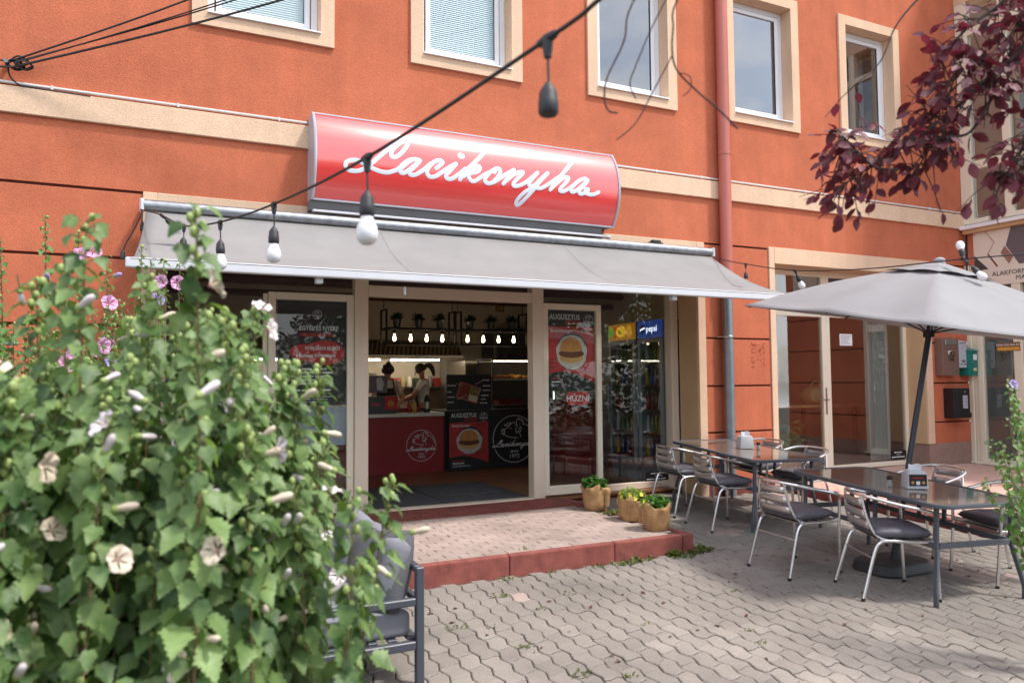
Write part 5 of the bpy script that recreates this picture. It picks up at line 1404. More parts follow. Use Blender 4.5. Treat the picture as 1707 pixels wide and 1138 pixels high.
# kitchen clutter behind the counter
ks = empty('kitchen_shelf', (4.55, 12.9, 1.5), 'steel kitchen wall shelf with jars and boxes', 'shelf')
MB().box(3.75, 4.72, 12.85, 13.16, 1.52, 1.545).build('shelf_board', ss, ks)
for i in range(7):
    c = (srgb(170, 60, 40), srgb(190, 170, 120), srgb(220, 214, 200), srgb(60, 80, 60), srgb(200, 150, 60), srgb(120, 116, 112), srgb(150, 40, 36))[i]
    x = 3.83 + i * .13
    (MB().lathe([(.045, 0), (.047, .02), (.045, .13), (.035, .15), (.036, .18)], 12, (x, 13.0, 1.546)) if i % 3 else MB().box(x - .05, x + .05, 12.92, 13.1, 1.546, 1.70)).build('container', mat('jar_%d' % i, c, .5), ks, smooth=bool(i % 3))
ur = empty('utensil_rail', (2.6, 13.1, 1.6), 'steel rail of hanging ladles behind the left staff member', 'utensil rail')
MB().tube([(2.2, 13.12, 1.78), (3.5, 13.12, 1.78)], .008, 8).build('rail', ss, ur, smooth=True)
for i in range(8):
    x = 2.28 + i * .16; MB().tube([(x, 13.1, 1.79), (x, 13.09, 1.55)], .005, 6).build('utensil_handle', ss, ur); MB().ball((x, 13.08, 1.52), .035, 10, 6, (1, .5, 1)).build('utensil_bowl', ss, ur, smooth=True)
cs = empty('cup_stack', (2.45, CY + .3, 1.16), 'tall stack of white paper cups on the red counter', 'cups')
for i in range(9): MB().lathe([(.032, i * .03), (.042, i * .03 + .028), (.044, i * .03 + .03)], 14, cap=False).build('cup', mat('paper_cup', srgb(216, 208, 196), .7), cs, world=False, smooth=True)
for i, (x, c, lab) in enumerate(((3.46, srgb(160, 30, 26), 'red squeeze sauce bottle on the counter'), (3.55, srgb(206, 160, 40), 'yellow squeeze mustard bottle on the counter'))):
    b_ = empty('sauce_bottle', (x, CY + .12, 1.16), lab, 'bottle', 'sauce bottles on the counter'); MB().lathe([(.03, 0), (.032, .01), (.032, .13), (.02, .15)], 12).build('body', mat('sauce_%d' % i, c, .4), b_, world=False, smooth=True); MB().lathe([(.018, .15), (.006, .2)], 10).build('nozzle', mat('sauce_%d' % i, c, .4), b_, world=False, smooth=True)
# things on the red counter
cr = empty('card_terminal', (3.0, CY + .1, 1.16), 'tilted till screen bearing a white patch, on the red counter', 'till'); M1 = frame_y(2.98, CY + .12, 1.60)
MB().box(-.14, .14, -.13, .13, -.02, 0, M1).build('screen', mat('till_grey', srgb(120, 104, 116), .4), cr); flat(M1, [(-.02, -.08), (.06, -.1), (.09, .02), (.04, .11), (-.03, .09)], .002, 'white_patch', wp, cr)  # plain white five-sided patch on the screen
MB().box(2.95, 3.01, CY + .1, CY + .14, 1.16, 1.48).build('stand', blk, cr)
ld = empty('leaflet_rack', (3.0, CY + .02, 1.16), 'leaflet rack with a red burger card on the red counter', 'leaflet rack')
MB().box(2.78, 3.24, CY + .0, CY + .1, 1.16, 1.42).build('holder', mat('smoke_acrylic', srgb(60, 58, 62), .3), ld, bev=.004)
M1 = frame_y(3.14, CY - .004, 1.32); MB().box(-.09, .09, -.10, .10, -.002, 0, M1).build('card', rp_, ld); flat(M1, ell(0, -.01, .05, .05), .001, 'burger_print', bun, ld)
M1 = frame_y(2.9, CY - .004, 1.30); MB().box(-.07, .07, -.015, .015, -.002, 0, M1).build('card', mat('pink_card', srgb(196, 60, 100), .6), ld)
sb = empty('counter_tray', (3.5, CY + .3, 1.16), 'dark red serving tray on the counter by the kitchen staff', 'tray'); MB().box(3.3, 3.7, CY + .25, CY + .5, 1.162, 1.23).build('tray_body', mat('red_tray_plastic', (0, 0, 0)), sb, bev=.01)
tm = empty('vacuum_flask', (3.78, CY + .2, 1.16), 'black and steel pump flask on the red counter', 'flask'); MB().lathe([(.05, 0), (.05, .2), (.035, .24), (.03, .27)], 14).build('body', blk, tm, world=False, smooth=True); MB().lathe([(.052, .05), (.052, .16)], 14).build('band', ss, tm, world=False, smooth=True)

# fridges with drinks behind the right window
def drinks_fridge(y0, y1, label, head_col, pepsi):
    fx = 5.98; r = empty('drinks_fridge', (fx + .3, (y0 + y1) / 2, ZP), label, 'fridge', 'drinks fridges along the right wall')
    body = MB(); body.box(fx + .03, fx + .65, y0, y0 + .03, ZP, 2.44); body.box(fx + .03, fx + .65, y1 - .03, y1, ZP, 2.44); body.box(fx + .6, fx + .65, y0 + .03, y1 - .03, ZP, 2.44); body.box(fx + .03, fx + .6, y0 + .03, y1 - .03, 2.2, 2.44); body.box(fx + .03, fx + .6, y0 + .03, y1 - .03, ZP, ZP + .25)
    body.build('cabinet', mat('fridge_grey', srgb(120, 126, 134), .45), r)
    MB().box(fx, fx + .03, y0, y1, 2.205, 2.44).build('header', mat('header_blue' if pepsi else 'header_yellow', head_col, .3, emit=head_col, estr=.12), r)
    d = MB()
    for a, b in ((y0, y0 + .05), (y1 - .05, y1)): d.box(fx, fx + .03, a, b, ZP + .25, 2.195)
    d.box(fx, fx + .03, y0 + .05, y1 - .05, ZP + .25, ZP + .31); d.box(fx, fx + .03, y0 + .05, y1 - .05, 2.14, 2.195)
    d.build('door', mat('fridge_door_grey', srgb(150, 156, 164), .4), r)
    MB().box(fx + .01, fx + .016, y0 + .045, y1 - .045, ZP + .3, 2.15).build('door_glass', glass, r)
    MB().tube([(fx - .03, y1 - .03, 1.0), (fx - .03, y1 - .03, 1.6)], .012, 8).build('door_handle', 'fridge_door_grey', r)
    cols = [srgb(150, 30, 26), srgb(30, 60, 120), srgb(200, 150, 40), srgb(60, 110, 50), srgb(190, 190, 196), srgb(90, 40, 30)]
    for k in range(5):
        z = ZP + .32 + k * .325
        MB().box(fx + .04, fx + .58, y0 + .035, y1 - .035, z, z + .012).build('shelf', mat('shelf_red', srgb(150, 40, 40), .5), r)
        for j in range(5):
            yy = y0 + .085 + j * (y1 - y0 - .17) / 4; c = cols[(k * 2 + j // 2) % 6]
            MB().lathe([(.03, 0), (.032, .01), (.032, .14), (.014, .2), (.014, .235)], 10, (fx + .1, yy, z + .013)).build('bottle', mat('drink_%d' % ((k * 2 + j // 2) % 6), c, .25), r, smooth=True)
    if pepsi:
        M1 = frame_x(fx - .001, (y0 + y1) / 2, 2.325)
        text_mb('pepsi', .12, M1 @ Matrix.Translation((.06, 0, .001)), .0005, .002).build('header_lettering', mat('lit_white', (1, 1, 1), .5, emit=(.9, .95, 1), estr=.7), r)
        flat(M1, ell(-.145, .0, .05, .06, 16, 20, 200), .0012, 'emblem', rp_, r); flat(M1, ell(-.145, .0, .05, .06, 16, 200, 380), .0016, 'emblem', mat('emblem_blue', srgb(40, 80, 190), .5), r)
        ribbons([[(-.195, -.01), (-.15, .005), (-.095, .015)]], .022, lambda u, v, l: M1 @ Vector((u, v, l + .002)), k=3).build('emblem', 'lit_white', r)
    else:
        M1 = frame_x(fx - .001, (y0 + y1) / 2, 2.325)
        for i, (c, x) in enumerate(((srgb(196, 60, 40), -.16), (srgb(110, 150, 50), -.25), (srgb(214, 150, 40), .2))): flat(M1, ell(x, 0, .08, .09), .0006 + i * .0005, 'fruit_print', mat('fruit_%d' % i, c, .5, emit=c, estr=.3), r)
        flat(M1, ell(0, .0, .13, .085, 8), .0025, 'label_print', mat('label_yellow', srgb(236, 190, 40), .5, emit=srgb(236, 190, 40), estr=.3), r)
        lines(M1, -.06, .012, 2, .13, .03, r, mat('label_green', srgb(40, 90, 40), .5), z=.004, th=.02)
    return r
drinks_fridge(8.02, 8.56, 'drinks fridge with a blue lit header nearest the right window', srgb(20, 84, 190), True)
drinks_fridge(8.64, 9.30, 'drinks fridge with a yellow fruit header behind the blue one', srgb(214, 150, 40), False)
cbx = empty('red_crate_stack', (5.4, 9.6, ZP), 'red upright stand with cartons beside the fridges', 'stand'); MB().box(5.35, 5.9, 9.5, 9.9, ZP, 1.35).build('body', mat('red_stand', srgb(140, 24, 30), .5), cbx, bev=.01); MB().box(5.38, 5.87, 9.52, 9.88, 1.351, 1.7).build('carton', mat('carton_white', srgb(190, 180, 172), .7), cbx, bev=.01)

# door mats
for x0, x1, lab, lg in ((2.95, 3.99, 'charcoal door mat with a faint round logo inside the doorway', True), (1.95, 2.93, 'plain charcoal door mat at the left of the doorway', False)):
    r = empty('door_mat', ((x0 + x1) / 2, 8.7, ZP), lab, 'door mat', 'charcoal mats in the doorway')
    MB().box(x0, x1, 7.96, 9.5, ZP + .001, ZP + .012).build('pile', mat('mat_charcoal', srgb(74, 76, 82), .95, bump=.5, bscale=300, bdist=.004), r, bev=.004)
    if lg: logo(Matrix.Translation(((x0 + x1) / 2, 8.6, ZP + .0125)), .36, mat('mat_logo', srgb(112, 112, 116), .9), r, lw=.03)

# bay room: bench table, bag, chair
bt = empty('wooden_bench_table', (9.6, 9.4, ZT), 'pale wooden bar table inside the bay window', 'table'); MB().box(8.4, 11.0, 8.9, 9.4, 1.16, 1.20).build('top', mat('pale_wood', srgb(196, 156, 108), .5, var=.12, vscale=8), bt, bev=.004)
for x in (8.6, 9.7, 10.9): MB().box(x - .03, x + .03, 9.12, 9.18, ZT + .01, 1.159).build('leg', blk, bt)
bg = empty('beige_bag', (9.95, 9.1, 1.2), 'slouchy beige handbag on the bar table in the bay', 'bag'); p = pillow_mb(.5, .3, .3, 12, 0, 4, .5); p.v = [(x + 9.95, y + 9.12, z + 1.2) for x, y, z in p.v]; p.build('body', mat('beige_leather', srgb(200, 180, 130), .6, bump=.3, bscale=14), bg, smooth=True, merge=True, ang=180)
MB().tube(crom([(9.8, 9.1, 1.44), (9.85, 9.08, 1.56), (9.98, 9.08, 1.58), (10.08, 9.1, 1.45)], 5), .012, 6).build('strap', 'beige_leather', bg, smooth=True)
mb = MB()
for i in range(40):
    a, b = 9.9 + i * .012, 9.9 + (i + 1) * .012; f_ = lambda t: 8.05 + .025 * math.sin(t * 60)
    mb.add([(a, f_(a), ZT + .05), (b, f_(b), ZT + .05), (b, f_(b), 3.1), (a, f_(a), 3.1)], [(0, 1, 2, 3)])
tag(mb.build('pale_curtain', mat('pale_curtain', srgb(186, 182, 180), .9), smooth=True), 'pale curtain hanging at the right side of the bay window', 'curtain')
bp = empty('bay_plant', (8.15, 8.05, ZT), 'leafy green plant on the floor inside the bay window', 'plant')
MB().lathe([(.12, 0), (.16, .24), (.15, .24)], 18).build('pot', mat('dark_pot', srgb(70, 60, 56), .6), bp, world=False, smooth=True)
fm = MB(); rnd = random.Random(5)
for _ in range(420):
    c = Vector((rnd.gauss(0, .16), rnd.gauss(0, .10), .3 + abs(rnd.gauss(.12, .14)))); l = rnd.uniform(.03, .06); X = Matrix.Translation(c) @ Euler((rnd.uniform(-1, 1), rnd.uniform(-1, 1), rnd.random() * 6)).to_matrix().to_4x4()
    fm.add([X @ Vector(v) for v in ((0, -l, 0), (l * .35, 0, .01), (0, l, 0), (-l * .35, 0, .01))], [(0, 1, 2, 3)])
fm.build('leaves', pot_leaf2, bp, world=False, kind='stuff')

# ------------------------------------------------------------------ the two people at the counter
skin_m = mat('skin', srgb(190, 136, 108), .55, sss=.05); hair_m = mat('dark_hair', srgb(42, 30, 26), .5); tee = mat('white_tee', srgb(214, 210, 206), .85); trous = mat('dark_trousers', srgb(36, 36, 42), .85)
def person(loc, yaw, joints, edges, label, hair, apron, extra=None):
    root = empty('person', loc, label, 'person', rot=(0, 0, R(yaw)))
    names = list(joints); me = bpy.data.meshes.new('skeleton')
    me.from_pydata([joints[n][:3] for n in names], [(names.index(a), names.index(b)) for a, b in edges], [])
    o = bpy.data.objects.new('skeleton', me); COL.objects.link(o)
    md = o.modifiers.new('skin', 'SKIN'); md.use_smooth_shade = True
    for i, n in enumerate(names):
        rr_ = joints[n][3]; rr_ = rr_ if isinstance(rr_, tuple) else (rr_, rr_)
        me.skin_vertices[0].data[i].radius = rr_; me.skin_vertices[0].data[i].use_root = (n == 'pelvis')
    o.modifiers.new('sub', 'SUBSURF').render_levels = 2; o.modifiers['sub'].levels = 2
    bpy.context.view_layer.update()
    ev = o.evaluated_get(bpy.context.evaluated_depsgraph_get()); bm_ = bpy.data.meshes.new_from_object(ev)
    bpy.data.objects.remove(o)
    bm_.materials.clear()
    for m_ in (skin_m, tee, trous, MATS['black_plastic']): bm_.materials.append(m_)
    J = {n: Vector(joints[n][:3]) for n in names}
    for p in bm_.polygons:
        c = p.center; k = 0
        arm = min((c - J[q]).length for q in ('elbow_l', 'wrist_l', 'elbow_r', 'wrist_r'))
        if c.z < .06: k = 3
        elif c.z < .93 and arm > .16: k = 2
        elif c.z < 1.40:
            ua = min(((c - J['sho_' + s]).length - (c - J['elbow_' + s]).length) for s in 'lr')
            near = min((c - J['elbow_' + s]).length for s in 'lr')
            k = 0 if any((c - J['elbow_' + s]).length < (c - J['sho_' + s]).length * .95 and (c - J['chest']).length > .24 for s in 'lr') or arm < .07 else 1
        p.material_index = k; p.use_smooth = True
    b = bpy.data.objects.new('body', bm_); COL.objects.link(b); b.parent = root
    H = J['head']
    kw = dict(parent=root, world=False, smooth=True)
    f = J['face'] - J['head']; f = f.normalized(); s_ = f.cross(Vector((0, 0, 1))).normalized(); u = s_.cross(f)
    P = lambda a, b_, c: H + f * a + s_ * b_ + u * c
    for s in (-1, 1):
        MB().ball(P(.082, s * .032, .012), .011, 8, 6).build('eye', mat('eye_dark', srgb(30, 24, 22), .2), **kw)
        MB().ball(P(-.0, s * .082, .0), .026, 8, 6, (.5, .4, 1)).build('ear', skin_m, **kw)
        MB().tube([P(.092, s * .018, .034), P(.085, s * .045, .034)], .005, 5).build('eyebrow', hair_m, **kw)
    MB().tube([P(.09, 0, .015), P(.108, 0, -.018), P(.094, 0, -.026)], [.007, .014, .01], 6).build('nose', skin_m, **kw)
    MB().tube([P(.088, -.022, -.056), P(.096, 0, -.055), P(.088, .022, -.056)], [.004, .007, .004], 6).build('mouth', mat('lips', srgb(150, 78, 72), .5), **kw)
    hm = MB()
    for i in range(13):
        for j in range(25):
            a = 2 * math.pi * j / 24; e = math.pi * i / 12 * .62
            d = u * math.cos(e) + (f * math.cos(a) + s_ * math.sin(a)) * math.sin(e)
            fr_ = max(0, d.dot(f)); q = H + Vector(d) * (.106 + .004 * math.sin(7 * a)) * (1 - .10 * (fr_ > .75)) + u * .018 - f * .012
            if fr_ > .45 and d.dot(u) < .42: q = H + Vector(d) * .075
            hm.v.append(tuple(q))
    for i in range(12):
        for j in range(24): a = i * 25 + j; hm.f.append((a, a + 1, a + 26, a + 25))
    hm.build('hair', hair_m, **{**kw, 'ang': 180})
    if hair == 'bun': MB().ball(H + u * .125 - f * .03, .045, 12, 8, (1, 1, .8)).build('hair_bun', hair_m, **kw)
    else: MB().tube(crom([H - f * .10 + u * .04, H - f * .17 + u * .02, H - f * .19 - u * .07, H - f * .16 - u * .19], 5), [.022, .03, .036, .04, .044, .046, .046, .045, .044, .042, .04, .036, .032, .026, .018, .01], 9).build('ponytail', hair_m, **kw)
    # apron: bib, skirt and straps
    am = mat('black_apron', srgb(22, 22, 26), .8)
    ch, pv = J['chest'], J['pelvis']
    ap = MB(); N = 8
    rows = [(1.28, .10, .155), (1.15, .15, .16), (1.02, .19, .165), (.9, .22, .17), (.7, .24, .17), (.5, .25, .16)]
    for z, w, dd in rows:
        for j in range(N + 1):
            t = -1 + 2 * j / N; base = pv.lerp(ch, min(1, max(0, (z - pv.z) / (ch.z - pv.z))))
            ap.v.append((base.x + dd * math.cos(t * 1.0) + .0, base.y + w * math.sin(t * 1.25), z))
    for i in range(len(rows) - 1):
        for j in range(N): a = i * (N + 1) + j; ap.f.append((a, a + 1, a + N + 2, a + N + 1))
    o = ap.build('apron', am, **{**kw, 'ang': 180}); o.modifiers.new('t', 'SOLIDIFY').thickness = .004
    for s in (-1, 1): MB().tube(crom([(ch.x + .148, s * .085, 1.28), (ch.x + .12, s * .08, 1.38), (ch.x + .02, s * .07, 1.44), (ch.x - .06, s * .05, 1.42)], 4), .011, 6, flat=.4).build('apron_strap', am, **kw)
    return root
def skeleton(arms, head, face):
    """x forward, z up; total height about 1.66"""
    J = dict(pelvis=(0, 0, .92, (.135, .115)), waist=(.0, 0, 1.06, (.125, .10)), chest=(.01, 0, 1.25, (.145, .115)), upper=(.0, 0, 1.36, (.11, .085)), neck=(.02, 0, 1.435, .05), nape=(.03, 0, 1.48, .047),
             head=(*head, .088), face=(*face, .072), crown=(head[0] - .01, head[1], head[2] + .06, .07))
    E = [('pelvis', 'waist'), ('waist', 'chest'), ('chest', 'upper'), ('upper', 'neck'), ('neck', 'nape'), ('nape', 'head'), ('head', 'face'), ('head', 'crown')]
    for s, q in (('l', 1), ('r', -1)):
        J['hip_' + s] = (0, q * .10, .86, .095); J['knee_' + s] = (.02, q * .11, .48, .06); J['ankle_' + s] = (-.01, q * .115, .08, .04); J['toe_' + s] = (.15, q * .125, .03, .035)
        J['sho_' + s] = (0, q * .175, 1.36, .06); J['elbow_' + s] = (*arms[s][0], .042); J['wrist_' + s] = (*arms[s][1], .028)
        e, w = Vector(arms[s][0]), Vector(arms[s][1]); d = (w - e).normalized(); sd = Vector((0, 0, 1)).cross(d).normalized() * q; dn = Vector((0, 0, -1))
        J['palm_' + s] = (*(w + d * .06), (.034, .018))
        E += [('pelvis', 'hip_' + s), ('hip_' + s, 'knee_' + s), ('knee_' + s, 'ankle_' + s), ('ankle_' + s, 'toe_' + s), ('upper', 'sho_' + s), ('sho_' + s, 'elbow_' + s), ('elbow_' + s, 'wrist_' + s), ('wrist_' + s, 'palm_' + s)]
        for k, (off, ln) in enumerate(((.027, .062), (.009, .072), (-.009, .067), (-.025, .052))):
            a = w + d * .085 + sd * off; b = a + d * ln * .55 + dn * .012; c = a + d * ln * .85 + dn * ln * .5
            J[f'k{k}_' + s] = (*a, .0095); J[f'm{k}_' + s] = (*b, .0085); J[f't{k}_' + s] = (*c, .0075)
            E += [('palm_' + s, f'k{k}_' + s), (f'k{k}_' + s, f'm{k}_' + s), (f'm{k}_' + s, f't{k}_' + s)]
        a = w + d * .03 - sd * .034 + dn * .008; b = w + d * .075 - sd * .048 + dn * .02
        J['th_' + s] = (*a, .011); J['tt_' + s] = (*b, .009); E += [('wrist_' + s, 'th_' + s), ('th_' + s, 'tt_' + s)]
    return J, E
J, E_ = skeleton({'l': ((.12, .24, 1.10), (.33, .12, 1.02)), 'r': ((.10, -.25, 1.10), (.31, -.10, 1.02))}, (.055, 0, 1.555), (.105, 0, 1.515))
person((3.37, 11.93, ZP), -96, J, E_, 'person with hair in a bun and black apron, looking down behind the counter', 'bun', True)
J, E_ = skeleton({'l': ((.16, .23, 1.13), (.40, .16, 1.05)), 'r': ((.18, -.24, 1.14), (.42, -.12, 1.06))}, (.05, 0, 1.56), (.10, 0, 1.535))
person((4.0, 11.95, ZP), 158, J, E_, 'person with a ponytail in a white T-shirt, turned sideways in the kitchen', 'tail', True)
# ------------------------------------------------------------------ shrubs
def leaf_mesh(kind):
    """one leaf lying along +y from its stalk, about 1 long; returns verts and faces"""
    if kind == 'hibiscus':     # three-lobed, toothed
        edge = [(0, 0), (.15, -.02), (.28, .08), (.27, .17), (.38, .23), (.35, .31), (.46, .41), (.36, .45), (.31, .52), (.25, .54), (.28, .62), (.20, .68), (.20, .77), (.12, .82), (.11, .91), (.04, .95), (0, 1.05)]
    elif kind == 'plum':
        edge = [(0, 0), (.12, .10), (.24, .28), (.30, .48), (.27, .66), (.17, .85), (.07, .96), (0, 1.02)]
    elif kind == 'small':
        edge = [(0, 0), (.18, .15), (.30, .38), (.22, .55), (.16, .8), (0, 1.0)]
    vs, fs = [], []
    n = len(edge)
    for i, (x, y) in enumerate(edge):
        z = -.16 * y * y + .02
        vs += [(0, y * .98, z - .02 * (x > 0))]
        vs += [(x, y, z + .30 * x * (1 - .3 * y) + .02 * ((i % 2) * 2 - 1)), (-x, y, z + .22 * x * (1 - .3 * y) - .02 * ((i % 2) * 2 - 1))]
    for i in range(n - 1):
        a, b = 3 * i, 3 * i + 3
        fs += [(a, a + 1, b + 1, b), (a + 2, a, b, b + 2)]
    return vs, fs

def bake(protos, mats4, name, material, parent, kind='stuff'):
    """join many placed copies of prototypes into one mesh, with numpy"""
    V, Fc, o = [], [], 0
    for pi, M in mats4:
        vs, fs = protos[pi]; A = np.array(vs); m4 = np.array(M)
        V.append(A @ m4[:3, :3].T + m4[:3, 3]); Fc += [tuple(i + o for i in f) for f in fs]; o += len(vs)
    mb = MB(); mb.v = [tuple(r) for r in np.concatenate(V)]; mb.f = Fc
    return mb.build(name, material, parent, smooth=False, kind=kind)

def leaf_objects(proto, mats4, name, material, parent, limit=300):
    def key(M):
        p = to_px(M.translation)
        if not p or not (0 < p[0] < 1707 and 0 < p[1] < 1138): return 0
        return M.to_scale().x / p[2]
    mats4 = sorted(mats4, key=key, reverse=True)
    me = bpy.data.meshes.new(name); me.from_pydata(proto[0], [], proto[1]); me.materials.append(material)
    me.polygons.foreach_set('use_smooth', [True] * len(me.polygons))
    off = Matrix.Translation(-parent.location)
    for M in mats4[:limit]:
        o = bpy.data.objects.new(name, me); COL.objects.link(o); o.parent = parent; o.matrix_local = off @ M
    if mats4[limit:]:
        b = bake([proto], [(0, M) for M in mats4[limit:]], 'foliage', material, parent)
        b.data.polygons.foreach_set('use_smooth', [True] * len(b.data.polygons))

def aim(p, d, nrm, s):
    """matrix putting a leaf at p, pointing along d, facing nrm, scaled s"""
    y = Vector(d).normalized(); z = Vector(nrm); z = (z - y * z.dot(y)); z = z.normalized() if z.length > 1e-4 else y.orthogonal().normalized()
    x = y.cross(z)
    M = Matrix((x * s, y * s, z * s)).transposed().to_4x4(); M.translation = p
    return M

petal_w = mat('white_petal', srgb(214, 202, 206), .6, sss=.15); petal_c = mat('cream_petal', srgb(208, 192, 172), .65, sss=.1)
petal_p = mat('pink_petal', srgb(206, 150, 190), .6, sss=.15); petal_v = mat('violet_petal', srgb(170, 150, 206), .6, sss=.15)
eye_r = mat('crimson_eye', srgb(170, 30, 70), .6); bud_g = mat('green_bud', srgb(146, 164, 96), .55, sss=.05)
def flower_parts(parent, p, d, s, pm):
    """open mallow flower: five petals on a crimson eye with a pale column"""
    T = Vector(d).to_track_quat('Z', 'Y').to_matrix().to_4x4(); T.translation = p
    mb = MB()
    for k in range(5):
        a0 = 2 * math.pi * k / 5; o = len(mb.v); nu, nv = 5, 5
        for i in range(nu + 1):
            for j in range(nv + 1):
                r_ = i / nu; t = (-1 + 2 * j / nv) * (.14 + .55 * r_ ** .8); rr_ = s * r_ * (1 - .10 * (abs(j - nv / 2) / (nv / 2)) ** 3)
                mb.v.append(tuple(T @ Vector((math.cos(a0 + t) * rr_, math.sin(a0 + t) * rr_, s * (.75 * r_ - .28 * r_ ** 3 + .13 * math.sin(j * 2.1 + k * 1.7) * r_ + .03 * k)))))
        for i in range(nu):
            for j in range(nv): a = o + i * (nv + 1) + j; mb.f.append((a, a + nv + 1, a + nv + 2, a + 1))
    f = mb.build('flower', pm, parent, smooth=True, ang=180)
    MB().lathe([(.02 * s, .0), (.15 * s, .085 * s), (.17 * s, .10 * s), (.1 * s, .09 * s)], 10, M=T, cap=False).build('flower_eye', eye_r, f, smooth=True)
    MB().tube([T @ Vector((0, 0, 0)), T @ Vector((0, 0, .45 * s)), T @ Vector((.02 * s, 0, .62 * s))], [.05 * s, .06 * s, .03 * s], 6).build('flower_column', petal_c, f, smooth=True)
def closed_flower(parent, p, d, s, pm):
    T = Vector(d).to_track_quat('Z', 'Y').to_matrix().to_4x4(); T.translation = p
    n = 10; mb = MB(); pr = [(.12, 0), (.19, .16), (.20, .42), (.25, .8), (.23, 1.15), (.14, 1.36), (.02, 1.42)]
    for i, (r_, z) in enumerate(pr):
        for j in range(n):
            t = 2 * math.pi * j / n; q = r_ * s * (1 + .12 * math.cos(5 * t + 4 * z)); mb.v.append(tuple(T @ Vector((q * math.cos(t), q * math.sin(t), z * s))))
    for i in range(len(pr) - 1):
        for j in range(n): mb.f.append((i * n + j, i * n + (j + 1) % n, (i + 1) * n + (j + 1) % n, (i + 1) * n + j))
    f = mb.build('closed_flower', pm, parent, smooth=True, ang=180)
    MB().tube([T @ Vector((0, 0, -1.3 * s)), T @ Vector((0, 0, 0))], .002, 5, cap=False).build('flower_stalk', 'green_stem', f)
    MB().lathe([(.08 * s, -.14 * s), (.22 * s, -.02 * s), (.25 * s, .2 * s), (.17 * s, .34 * s)], 9, M=T, cap=False).build('calyx', bud_g, f, smooth=True)

def shrub(name, label, base, stems, leaf_len, spacing, material, flowers, petal_sets, seed, n_obj=300, leaf_kind='hibiscus', start=.22, stem_r=.0045, petiole=.03, bud_rate=.5, fsize=.034, cat='shrub'):
    rnd = random.Random(seed); root = empty(name, base, label, cat)
    wood = mat('shrub_stem', srgb(122, 100, 74), .8, var=.15, vscale=20); green_st = mat('green_stem', srgb(116, 128, 78), .7)
    proto = leaf_mesh(leaf_kind); mats4 = []; stalks = MB(); buds = MB()
    for si, (root_p, tip, bow) in enumerate(stems):
        a, b = Vector(root_p), Vector(tip); mid = a.lerp(b, .55) + Vector(bow)
        pts = [Vector(p) for p in crom([a, mid, b], 10)]; n = len(pts)
        MB().tube(pts, [stem_r * (1.25 - .95 * i / (n - 1)) for i in range(n)], 6).build('stem', wood, root, smooth=True)
        L = sum((pts[i + 1] - pts[i]).length for i in range(n - 1)); s = L * start; ph = rnd.random() * 6.28
        while s < L - .005:
            t = s / L * (n - 1); i = min(int(t), n - 2); p = pts[i].lerp(pts[i + 1], t - i); ax = (pts[i + 1] - pts[i]).normalized()
            ph += 2.4 + rnd.uniform(-.5, .5); side = Vector((math.cos(ph), math.sin(ph), 0)); near_tip = (s / L) ** 3
            ln = leaf_len * rnd.uniform(.65, 1.2) * (1 - .5 * near_tip)
            d0 = (side + ax * (.35 + .5 * near_tip) + Vector((0, 0, .1))).normalized(); pl = petiole * rnd.uniform(.6, 1.5)
            q = p + d0 * pl; stalks.tube([p, p + d0 * pl * .5 + Vector((0, 0, .004)), q], .0016, 4, cap=False)
            out_ = Vector((p.x - base[0], p.y - base[1] - .35, 0)); out_ = out_.normalized() if out_.length > .01 else side      # leaves turn outwards to the light
            sd_ = (side * .55 + out_ * .6); droop = rnd.uniform(.5, 1.5) * (1 - .6 * near_tip)
            d1 = (sd_ * rnd.uniform(.5, 1) + Vector((rnd.gauss(0, .3), rnd.gauss(0, .3), -droop))).normalized()
            nrm = (Vector((0, 0, .85)) + out_ * rnd.uniform(.5, 1.2) + side * .35 + Vector((rnd.gauss(0, .3), rnd.gauss(0, .3), 0))).normalized()
            mats4.append(aim(q, d1, nrm, ln))
            if s / L > .55 and rnd.random() < bud_rate:       # green buds sit in the leaf axils near the top
                c = p + (side * -.5 + ax).normalized() * rnd.uniform(.02, .035); r_ = rnd.uniform(.006, .011)
                buds.ball(c, r_, 7, 5, (1, 1, 1.3)); buds.tube([p, c], .002, 4, cap=False)
            if s / L > .72 and rnd.random() < .3:
                mats4.append(aim(p + d0 * .008, (d0 + Vector((0, 0, .4))).normalized(), nrm, ln * .45))
            s += spacing * rnd.uniform(.7, 1.3)
    leaf_objects(proto, mats4, 'leaf', material, root, n_obj)
    stalks.build('leaf_stalks', green_st, root, kind='stuff')
    if buds.v: buds.build('buds', bud_g, root, smooth=True, kind='stuff')
    # flowers near the stem ends
    k = 0
    for (p, d, opn) in flowers:
        pm = petal_sets[k % len(petal_sets)]; k += 1
        (flower_parts if opn else closed_flower)(root, Vector(p), Vector(d), fsize * rnd.uniform(.85, 1.15) * (1 if opn else 1.15), pm)
    return root

rnd = random.Random(11)
def top_a(x, y): return 1.80 - .05 * max(0, -x) - (.0 if x < .18 else .95 * (x - .18)) + .08 * math.sin(7 * x + 3 * y)
stems = []
TALL = [((-.12, 2.0), (-.165, 2.02, 2.04)), ((.05, 1.75), (.065, 1.76, 2.03)), ((.18, 2.1), (.235, 2.16, 1.84)), ((.36, 2.1), (.42, 2.2, 1.69)), ((.3, 2.2), (.335, 2.3, 1.69)), ((-.28, 2.2), (-.3, 2.3, 1.92)),
        ((.30, 1.9), (.585, 2.04, 1.36)), ((.1, 2.3), (.13, 2.4, 1.85)), ((.24, 1.8), (.44, 1.86, 1.36)), ((.26, 1.85), (.49, 1.95, 1.18)), ((-.2, 2.1), (-.22, 2.15, 1.95)), ((-.02, 2.2), (-.03, 2.25, 1.93))]
for (a, b) in TALL: stems.append(((a[0], a[1], gz(a[1]) + .35), b, (rnd.gauss(0, .02), rnd.gauss(0, .03), .02)))
